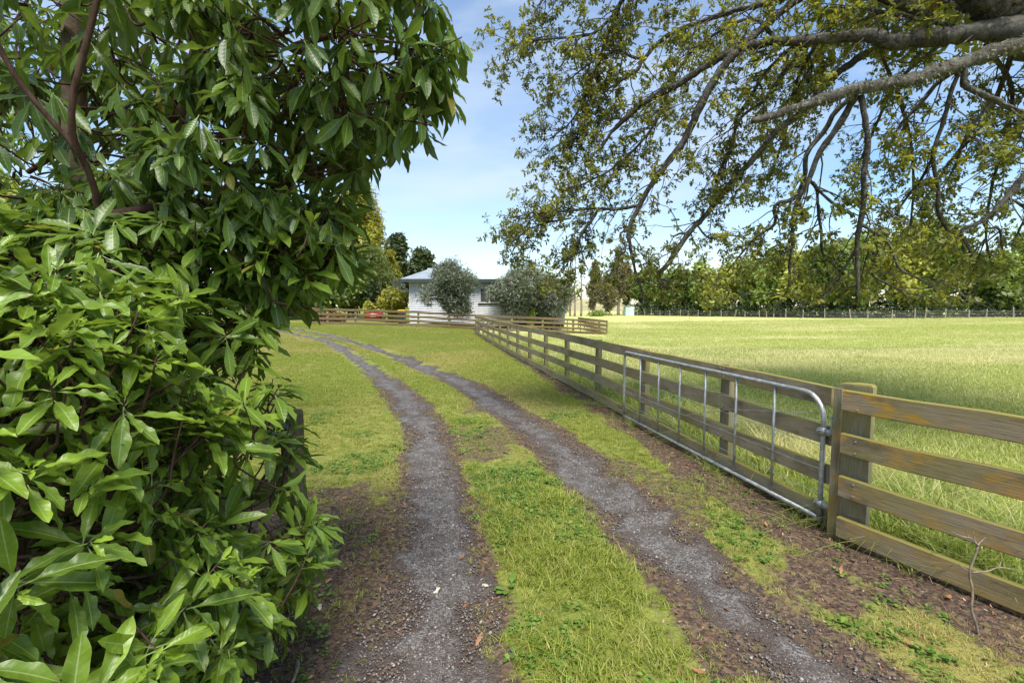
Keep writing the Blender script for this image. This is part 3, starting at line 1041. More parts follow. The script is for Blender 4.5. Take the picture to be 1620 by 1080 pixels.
M_RED = simple_mat('red_car_paint', (.30, .012, .018), .3)
M_TYRE = simple_mat('tyre_rubber', (.02, .02, .02), .85)
c0 = at(585, 500, 40.0); cz = gz1(c0[0], 40.0)
car = empty('parked_car', (c0[0], 41.0, cz), 'low red car parked behind the garden fence beside the golden shrub', 'car')
car.rotation_euler = (0, 0, math.radians(12)); car.scale = (.9, 1, .74)
sect = [(0, .35, .80, .62), (.12, .26, .95, .72), (.9, .22, 1.0, .80), (2.4, .22, .98, .82), (3.5, .26, .86, .76), (3.85, .35, .70, .62)]
V = []; F = []
for y, z0, z1, hw in sect:
    V += [(-hw, y, z0 + .08), (-hw * 1.04, y, (z0 + z1) / 2), (-hw * .95, y, z1), (hw * .95, y, z1), (hw * 1.04, y, (z0 + z1) / 2), (hw, y, z0 + .08), (hw * .8, y, z0), (-hw * .8, y, z0)]
for i in range(len(sect) - 1):
    for k in range(8):
        a = i * 8 + k; b = i * 8 + (k + 1) % 8
        F.append((a, b, b + 8, a + 8))
F += [tuple(range(7, -1, -1)), tuple(range(40, 48))]
m = MB(); m.add(V, F); obj('body', m, M_RED, car, True)
m = MB(); m.add([(-.70, .25, .95), (.70, .25, .95), (.72, 2.6, .96), (-.72, 2.6, .96), (-.56, .65, 1.36), (.56, .65, 1.36), (.58, 1.9, 1.38), (-.58, 1.9, 1.38)],
                [(0, 1, 5, 4), (1, 2, 6, 5), (2, 3, 7, 6), (3, 0, 4, 7), (4, 5, 6, 7)]); obj('cabin', m, M_RED, car)
m = MB(); m.add([(-.58, .26, 1.0), (.58, .26, 1.0), (.49, .60, 1.31), (-.49, .60, 1.31)], [(0, 1, 2, 3)])
o = obj('rear_window', m, M_GLASS, car); o.location = (0, -.012, .004)
m = MB(); m.box((0, -.012, .58), (.50, .02, .12)); obj('number_plate', m, M_TRIM, car)
for s in (-1, 1):
    m = MB(); m.box((s * .60, .03, .70), (.16, .06, .14)); obj('tail_light', m, simple_mat('tail_light', (.5, .02, .01), .2), car)
    for y in (.75, 3.05):
        m = MB(); m.tube([(s * .62, y, .30), (s * .80, y, .30)], .30, 16)
        w = obj('wheel', m, M_TYRE, car, True)
        q = MB(); q.tube([(s * .80, y, .30), (s * .81, y, .30)], .19, 12); obj('rim', q, M_NAIL, w)

# pale green shed at the far corner of the paddock
M_SHED = simple_mat('pale_green_shed', (.42, .55, .50), .6)
s0 = at(996.5, 500, 101.0); sz = gz1(s0[0], 101.0)
shed = empty('shed', (s0[0], 101.0, sz), 'small pale green shed at the far corner of the paddock', 'shed')
m = MB(); m.box((0, 1.0, 1.0), (1.8, 2.0, 2.0)); obj('wall', m, M_SHED, shed)
m = MB(); m.add([(-1.0, -.15, 1.98), (1.0, -.15, 2.12), (1.0, 2.15, 2.12), (-1.0, 2.15, 1.98), (-1.0, -.15, 2.03), (1.0, -.15, 2.17), (1.0, 2.15, 2.17), (-1.0, 2.15, 2.03)],
                [(3, 2, 1, 0), (4, 5, 6, 7), (0, 1, 5, 4), (1, 2, 6, 5), (2, 3, 7, 6), (3, 0, 4, 7)]); obj('roof', m, M_ROOF, shed)
m = MB(); m.box((.25, -.02, .92), (.75, .05, 1.8)); obj('door', m, simple_mat('shed_door', (.50, .62, .58), .6), shed)

# ------------------------------------------------------------------ distant ground
M_DRY = simple_mat('dry_hill', (.32, .28, .13), .95, 0, .25, .05)
def hill(x0, x1, y, depth, h, name='hill', mat=M_DRY):
    nx, ny = 40, 12
    V = []; F = []
    for j in range(ny + 1):
        for i in range(nx + 1):
            u = i / nx; v = j / ny
            V.append((x0 + (x1 - x0) * u, y + depth * v, -1.5 + (h + 1.5) * math.sin(math.pi * u) ** .7 * math.sin(math.pi * v) ** .8 * (0.8 + .4 * float(vnoise(u * 5, v * 2, 9)))))
    for j in range(ny):
        for i in range(nx):
            a = j * (nx + 1) + i
            F.append((a, a + 1, a + nx + 2, a + nx + 1))
    tag(obj(name, mesh_np(name, V, F), mat), kind='structure')
hill(6, 62, 175, 90, 2.4)
hill(-10, 140, 420, 260, 12)

# ------------------------------------------------------------------ background trees
CL_BROAD = [clump(4, .30, .98, 400 + k) for k in range(5)]
CL_OLIVE = [clump(7, .085, .85, 420 + k, 0, .9) for k in range(5)]
CL_CONIF = [clump(6, .13, 1.0, 440 + k, .35, .7) for k in range(5)]
CL_WEEP = [clump(6, .10, 1.0, 460 + k, 1.2, .7) for k in range(5)]
M_BARK = bark_mat('grey_brown_bark', (.06, .045, .035), (.16, .125, .095))
M_BARKP = bark_mat('pale_dead_bark', (.16, .125, .105), (.30, .25, .21))
LM = {
    'broad': leaf_mat('broad_leaf', (.06, .10, .018), (.20, .26, .055), rough=.5, trans=.28),
    'bright': leaf_mat('bright_leaf', (.11, .18, .032), (.34, .40, .105), rough=.5, trans=.32),
    'yellowgreen': leaf_mat('yellow_green_leaf', (.17, .21, .03), (.46, .46, .10), rough=.5, trans=.32),
    'dark': leaf_mat('dark_leaf', (.022, .040, .012), (.080, .11, .032), rough=.5, trans=.2),
    'gold': leaf_mat('golden_leaf', (.12, .13, .016), (.36, .345, .038), rough=.55, trans=.25),
    'olive': leaf_mat('olive_leaf', (.06, .075, .045), (.24, .265, .19), rough=.45, trans=.15),
    'brown': leaf_mat('brown_conifer_leaf', (.085, .085, .035), (.22, .19, .09), rough=.6, trans=.2),
    'red': leaf_mat('red_leaf', (.10, .055, .025), (.25, .17, .07), rough=.5, trans=.25),
    'weep': leaf_mat('feathery_leaf', (.060, .090, .018), (.20, .235, .055), rough=.5, trans=.3),
}

def bg_tree(name, label, cat, x, y, h, w, lo, leaf, style=None, n=1400, size=.4, group=None, nl=11, bark=None, seed=None, conic=0.0, limbs=5, shell=.40, gaps=.42):
    """tree with trunk, limbs and a crown of many small leaf sprays in uneven lobes"""
    global rng
    keep = rng
    rng = np.random.default_rng(seed if seed is not None else int(abs(x * 131 + y * 17)) + 5)
    z = gz1(x, y)
    t = empty(name, (x, y, z), label, cat, group)
    cz = h * (1 + lo) / 2; rz = h * (1 - lo) / 2; rx = w / 2
    lobes = []
    for k in range(nl):
        d = norm(rng.normal(size=3)); r = rng.uniform(.30, .84)
        hz = d[2] * r
        taper = 1 - conic * (hz * .5 + .5)
        s = rng.uniform(.20, gaps) * (1 - .35 * conic * (hz + 1) * .5)
        lobes.append((d[0] * r * rx * taper, d[1] * r * rx * taper, cz + hz * rz, s * rx * (1 - conic * .3), s * rx * (1 - conic * .3), s * rz * .95))
    lobes.append((0, 0, cz, rx * .5 * (1 - conic * .3), rx * .5 * (1 - conic * .3), rz * .7))
    if conic > .5:
        lobes.append((0, 0, cz + rz * .75, rx * .16, rx * .16, rz * .28))
    P, out, k, r = sample_lobes(lobes, n, shell)
    tone = rng.random(len(lobes))
    rnd = np.clip(.55 * rng.random(n) + .45 * tone[k], 0, 1)
    P = P + rng.normal(size=P.shape) * .07 * rx
    d = norm(rng.normal(size=(n, 3))); nn = norm(rng.normal(size=(n, 3)) * .45 + out * .8 + np.array([0, 0, .6]))
    sc = size * rng.uniform(.6, 1.35, n)
    me = cloud('crown', style or CL_BROAD, P, frames(d, nn), sc, rnd)
    cr = obj('crown', me, LM[leaf], t); cr['kind'] = 'stuff'
    m = MB()
    r0 = max(.05, h * .018)
    top = cz + rz * .35
    zs = np.linspace(-.2, top, 8)
    path = np.stack([rng.normal(0, .012 * h, 8) * np.linspace(0, 1, 8), rng.normal(0, .012 * h, 8) * np.linspace(0, 1, 8), zs], 1)
    m.tube(catmull(path, 14), np.linspace(r0 * 1.3, r0 * .35, 14), 8)
    obj('trunk', m, bark or M_BARK, t, True)
    for q in range(limbs):
        L = lobes[rng.integers(0, nl)]
        zb = max(.15 * h, min(top * .9, L[2] - rng.uniform(.05, .3) * h))
        i = min(6, max(1, int(np.searchsorted(zs, zb))))
        b0_ = path[i]
        e_ = np.array(L[:3]); mid = (b0_ + e_) / 2 + np.array([0, 0, .03 * h]) + rng.normal(0, .015 * h, 3)
        mm = MB(); mm.tube(catmull([b0_, mid, e_], 8), np.linspace(r0 * .5, r0 * .14, 8), 6)
        obj('limb', mm, bark or M_BARK, t, True)
    rng = keep
    return t

def px_tree(name, label, cat, px, Y, ytop, wpx, lo, leaf, **kw):
    X = (px - 810) / FPX * Y
    h = CAM_H + (485 - ytop) * Y / FPX - gz1(X, Y)
    return bg_tree(name, label, cat, X, Y, h, wpx * Y / FPX, lo, leaf, **kw)

# olives by the house
px_tree('olive_tree', 'rounded grey green olive tree in front of the house roof, left of the window', 'tree', 711, 35.0, 411, 88, .13, 'olive', style=CL_OLIVE, n=4300, size=.27, nl=26, group='olive trees along the garden fence', gaps=.40)
px_tree('olive_tree', 'grey green olive tree just right of the house window', 'tree', 818, 36.4, 414, 96, .13, 'olive', style=CL_OLIVE, n=4300, size=.27, nl=26, group='olive trees along the garden fence', gaps=.40)
px_tree('olive_tree', 'lower darker olive tree at the end of the row beside the bare trunks', 'tree', 868, 38.0, 431, 96, .12, 'olive', style=CL_OLIVE, n=3600, size=.27, nl=24, group='olive trees along the garden fence', gaps=.40)
px_tree('garden_shrub', 'small bright green shrub between the two right hand olive trees', 'shrub', 840, 37.2, 478, 26, .05, 'bright', n=400, size=.2)
# garden trees left of the house
px_tree('golden_cypress', 'tall golden cypress rising above the garden left of the house', 'tree', 562, 54.0, 288, 128, .03, 'gold', style=CL_CONIF, n=5600, size=.62, nl=34, conic=.35, gaps=.36)
px_tree('golden_cypress', 'lower orange gold cypress between feathery tree and the house roof', 'tree', 620, 50.0, 396, 40, .02, 'gold', style=CL_CONIF, n=1700, size=.42, nl=14, conic=.6)
px_tree('feathery_tree', 'soft feathery green tree in front of the tall golden cypress', 'tree', 580, 47.0, 372, 96, .08, 'weep', style=CL_WEEP, n=4200, size=.42, nl=18, gaps=.46)
px_tree('garden_tree', 'sparse dark tree behind the golden cypress against the sky', 'tree', 622, 63.0, 362, 48, .25, 'dark', n=1300, size=.5, nl=12)
px_tree('garden_tree', 'rounded dark green tree standing behind the house roof', 'tree', 664, 60.0, 391, 62, .2, 'dark', n=2200, size=.5, nl=14)
px_tree('golden_shrub', 'dense yellow green conifer shrub beside the house wall', 'shrub', 622, 40.0, 448, 54, .03, 'gold', style=CL_CONIF, n=2600, size=.27, nl=16, gaps=.46)
px_tree('golden_shrub', 'small yellow shrub left of the red car behind the fence', 'shrub', 584, 41.5, 472, 22, .03, 'yellowgreen', n=500, size=.24)
px_tree('grey_shrub', 'grey green rounded shrub between the gold cypress and the eaves', 'shrub', 628, 46.0, 434, 36, .05, 'olive', style=CL_OLIVE, n=1200, size=.3)
for i, (px, Y, yt, wp, lf_, nm) in enumerate([(552, 44, 424, 52, 'broad', 'deep green shrub right of the darkest garden gap'), (518, 45, 400, 60, 'broad', 'tall leafy green shrub over the end of the garden fence'),
                                   (592, 44.5, 440, 44, 'dark', 'dark shrub behind the red car'), (478, 44, 380, 70, 'weep', 'tall garden tree behind the hanging glossy leaves'),
                                   (505, 50, 392, 76, 'dark', 'dark garden tree filling the gap above the fence end'), (462, 53, 448, 110, 'dark', 'low dark shrubbery mass closing the gap left of the fence end'), (440, 46, 330, 90, 'broad', 'broad garden tree seen through the shrub above the lawn')]):
    px_tree('garden_shrub', nm, 'shrub', px, Y, yt, wp, .03, lf_, n=2000, size=.36, nl=12)
for i, (px, yt, nm) in enumerate([(496, 488, 'leftmost'), (516, 491, 'second'), (537, 493, 'third')]):
    px_tree('red_leaf_shrub', nm + ' low rusty red leaved plant behind the end of the garden fence', 'shrub', px, 35.0, yt, 24, .0, 'red', n=420, size=.2, group='rusty plants behind the garden fence', limbs=3)
# trees that close the view far left, behind the shrub
for i, (X, Y, h, w, lf_) in enumerate([(-20, 40, 9, 8, 'bright'), (-26, 36, 11, 9, 'broad'), (-24, 24, 8, 7, 'yellowgreen'), (-30, 27, 10, 9, 'bright'), (-19, 15, 6.5, 6, 'bright'), (-34, 44, 12, 10, 'dark'), (-14.5, 9.5, 6, 5.5, 'yellowgreen')]):
    bg_tree('garden_tree', ('pale', 'tall green', 'yellow green', 'broad', 'light green', 'dark', 'sunlit')[i] + ' tree deep behind the glossy shrub, tree ' + ('beyond the lawn', 'behind the lawn corner', 'left of the lawn', 'farther left of the lawn', 'beside the lawn', 'at the far left', 'close behind the shrub')[i],
            'tree', X, Y, h, w, .05, lf_, n=1000, size=.6, nl=13, group='garden trees seen through the shrub')

# far paddock fence and shelter belt
FP = np.array([(23.5, 106), (25.6, 103), (33.4, 88), (43.9, 68.5), (52, 62.6), (63.8, 60.5), (88, 57.0), (120, 55)])
fseg = np.concatenate([[0], np.cumsum(np.linalg.norm(np.diff(FP, axis=0), axis=1))])
def fp_at(s):
    return np.array([np.interp(s, fseg, FP[:, 0]), np.interp(s, fseg, FP[:, 1])])
ff = empty('paddock_fence', (FP[0][0], FP[0][1], 0), 'distant post and wire fence along the foot of the shelter belt', 'fence')
M_OLDPOST = simple_mat('old_grey_post', (.30, .26, .21), .9, 0, .35, 2.0)
fpm = []
for k in range(3):
    m = MB(); m.tube([(0, 0, -.3), (0, 0, .5), (0, 0, 1.15 + .08 * k)], [.075, .07, .062], 7); q = m.mesh('post'); q.materials.append(M_OLDPOST); fpm.append(q)
s = 1.0; tops = []
while s < fseg[-1] - 20:
    p = fp_at(s)
    o = bpy.data.objects.new('post', random.choice(fpm)); COL.objects.link(o); o.parent = ff
    o.location = (p[0] - FP[0][0], p[1] - FP[0][1], gz1(*p)); o.rotation_euler = (random.gauss(0, .05), random.gauss(0, .08), random.random() * 6)
    o.scale = (1, 1, random.uniform(.85, 1.1))
    s += random.choice((1.2, 1.9, 2.3, 2.6, 3.0))
for hz in (.15, .35, .55, .75, .95):
    m = MB(); pts = [(*fp_at(q), 0) for q in np.linspace(0, fseg[-1] - 20, 80)]
    pts = [(a - FP[0][0], b - FP[0][1], gz1(a, b) + hz) for a, b, _ in pts]
    m.tube(pts, .008, 4); obj('wire', m, M_STEEL, ff)

ORD = ['first', 'second', 'third', 'fourth', 'fifth', 'sixth', 'seventh', 'eighth', 'ninth', 'tenth', 'eleventh', 'twelfth', 'thirteenth', 'fourteenth', 'fifteenth',
       'sixteenth', 'seventeenth', 'eighteenth', 'nineteenth', 'twentieth', 'twenty first', 'twenty second']
r5 = np.random.default_rng(55)
s = 3.0; k = 0
kinds = ['broad', 'bright', 'broad', 'bright', 'yellowgreen', 'broad', 'bright', 'yellowgreen', 'broad', 'bright', 'yellowgreen', 'bright', 'broad', 'bright', 'yellowgreen', 'broad', 'bright', 'bright', 'broad', 'broad']
ton = {'broad': 'deep green', 'bright': 'light green', 'yellowgreen': 'yellow green', 'dark': 'dark green'}
while s < fseg[-1] - 22 and k < 20:
    p = fp_at(s); q = fp_at(s + .5); d = (q - p) / np.linalg.norm(q - p); nrm_ = np.array([-d[1], d[0]])
    c = p + nrm_ * (4.0 + r5.uniform(-.4, 1.0))
    hh = np.interp(s, [0, 40, 80, 130], [10.0, 11.0, 13.0, 16]) * r5.uniform(.80, 1.18)
    ww = r5.uniform(5.4, 8.6)
    bg_tree('shelterbelt_tree', '%s shelter belt tree, %s along the far fence counted from the pale shed' % (ton[kinds[k]], ORD[k]), 'tree', c[0], c[1], hh, ww, .02,
            kinds[k], n=2150, size=.66, nl=18, group='shelter belt trees beyond the paddock', shell=.3, gaps=.44, limbs=4)
    s += ww * r5.uniform(.66, .82); k += 1
k = 0
for s in (22, 44, 60, 76, 92, 106, 120):
    p = fp_at(s); q = fp_at(s + .5); d = (q - p) / np.linalg.norm(q - p); nrm_ = np.array([-d[1], d[0]])
    c = p + nrm_ * (11.0 + r5.uniform(-.6, 1.5))
    bg_tree('tall_tree', 'tall pale tree rising behind the shelter belt, %s from the shed end' % ORD[k], 'tree', c[0], c[1], float(np.interp(s, [20, 60, 120], [13.5, 15.5, 20])) * r5.uniform(.9, 1.08), 8.5, .1,
            ('bright', 'olive', 'broad')[k % 3], n=1500, size=.72, nl=14, group='tall trees behind the shelter belt', gaps=.42)
    k += 1
# undergrowth under the shelter belt
P, out, kk, rr = sample_lobes([(*(fp_at(s) + np.array([2.2, 1.6])), 1.0, 2.4, 1.7, 1.7) for s in np.arange(1, fseg[-1] - 8, 2.4)] + [(*(fp_at(s) + np.array([7.5, 6.0])), 1.8, 2.6, 2.0, 2.4) for s in np.arange(1, fseg[-1] - 2, 3.2)], 12000, .4)
me = cloud('undergrowth', CL_BROAD, P, frames(norm(rng.normal(size=P.shape)), norm(rng.normal(size=P.shape) + [0, 0, .7])), .42 * rng.uniform(.6, 1.3, len(P)), rng.random(len(P)))
tag(obj('undergrowth', me, LM['dark']), 'dark undergrowth beneath the shelter belt trees along the far fence', 'undergrowth', kind='stuff')

# old conifers and bare trunks at the far left corner of the paddock
for i, (px, Y, yt, wp, lf_, nm) in enumerate([(978, 108, 388, 44, 'brown', 'tall ragged conifer with bare upper limbs left of the shed'), (958, 104, 432, 46, 'brown', 'lower bushy olive brown conifer left of the shed'),
                                        (990, 112, 408, 40, 'brown', 'ragged conifer right behind the pale shed'), (940, 118, 412, 34, 'brown', 'thin brown conifer right of the bare trunks')]):
    px_tree('old_conifer', nm, 'tree', px, Y, yt, wp, .04, lf_, style=CL_CONIF, n=1700, size=.6, nl=16, conic=.55, limbs=12, bark=M_BARKP, group='old conifers at the corner of the paddock', gaps=.36)
px_tree('green_shrub', 'round bright green bush on the ground left of the conifers', 'shrub', 945, 100, 491, 26, .0, 'bright', n=500, size=.4)
def bare_tree(px, Y, ytop, label, seed):
    r = np.random.default_rng(seed)
    X = (px - 810) / FPX * Y; z = gz1(X, Y)
    h = CAM_H + (485 - ytop) * Y / FPX - z
    t = empty('bare_tree', (X, Y, z), label, 'tree', 'bare trees at the corner of the paddock')
    m = MB(); P = np.stack([r.normal(0, .1, 8), r.normal(0, .1, 8), np.linspace(-.2, h, 8)], 1); P[0, :2] = 0
    m.tube(catmull(P, 16), np.linspace(.24, .03, 16), 8); obj('trunk', m, M_BARKP, t, True)
    for k in range(26):
        zz = r.uniform(.18, .97) * h; a = r.uniform(0, 6.28); L = (1.1 - zz / h) * r.uniform(1.2, 3.2) + .3
        b = np.array([0, 0, zz]); e_ = b + np.array([math.cos(a) * L, math.sin(a) * L, L * r.uniform(.2, 1.1)])
        m = MB(); m.tube(catmull([b, (b + e_) / 2 + r.normal(0, .15, 3), e_], 7), np.linspace(.085, .02, 7), 5); obj('limb', m, M_BARKP, t, True)
bare_tree(909, 101, 398, 'tall leafless grey trunk nearer the olive trees', 31)
bare_tree(919, 102, 388, 'tall leafless grey trunk nearer the conifers', 32)
bare_tree(902, 106, 425, 'short leaning leafless trunk beside the olive tree', 33)

# ------------------------------------------------------------------ the oak on the right
M_OAKBARK = bark_mat('oak_bark', (.030, .026, .022), (.105, .093, .077), (.14, .135, .11), 34.0, .6, 1.0, (.20, .21, .165))
M_OAKLEAF = leaf_mat('oak_leaf', (.066, .086, .016), (.215, .225, .048), young=(.27, .27, .04), rough=.5, trans=.48, dead=(.13, .065, .022))
oak = empty('oak_tree', (7.2, 5.7, gz1(7.2, 5.7)), 'large spreading oak with drooping limbs over the paddock fence and gate', 'tree')
OAK0 = Vector(oak.location)
def oak_obj(name, m, mat, smooth=True, parent=None):
    o = obj(name, m, mat, oak, smooth)
    o.location = -OAK0
    return o

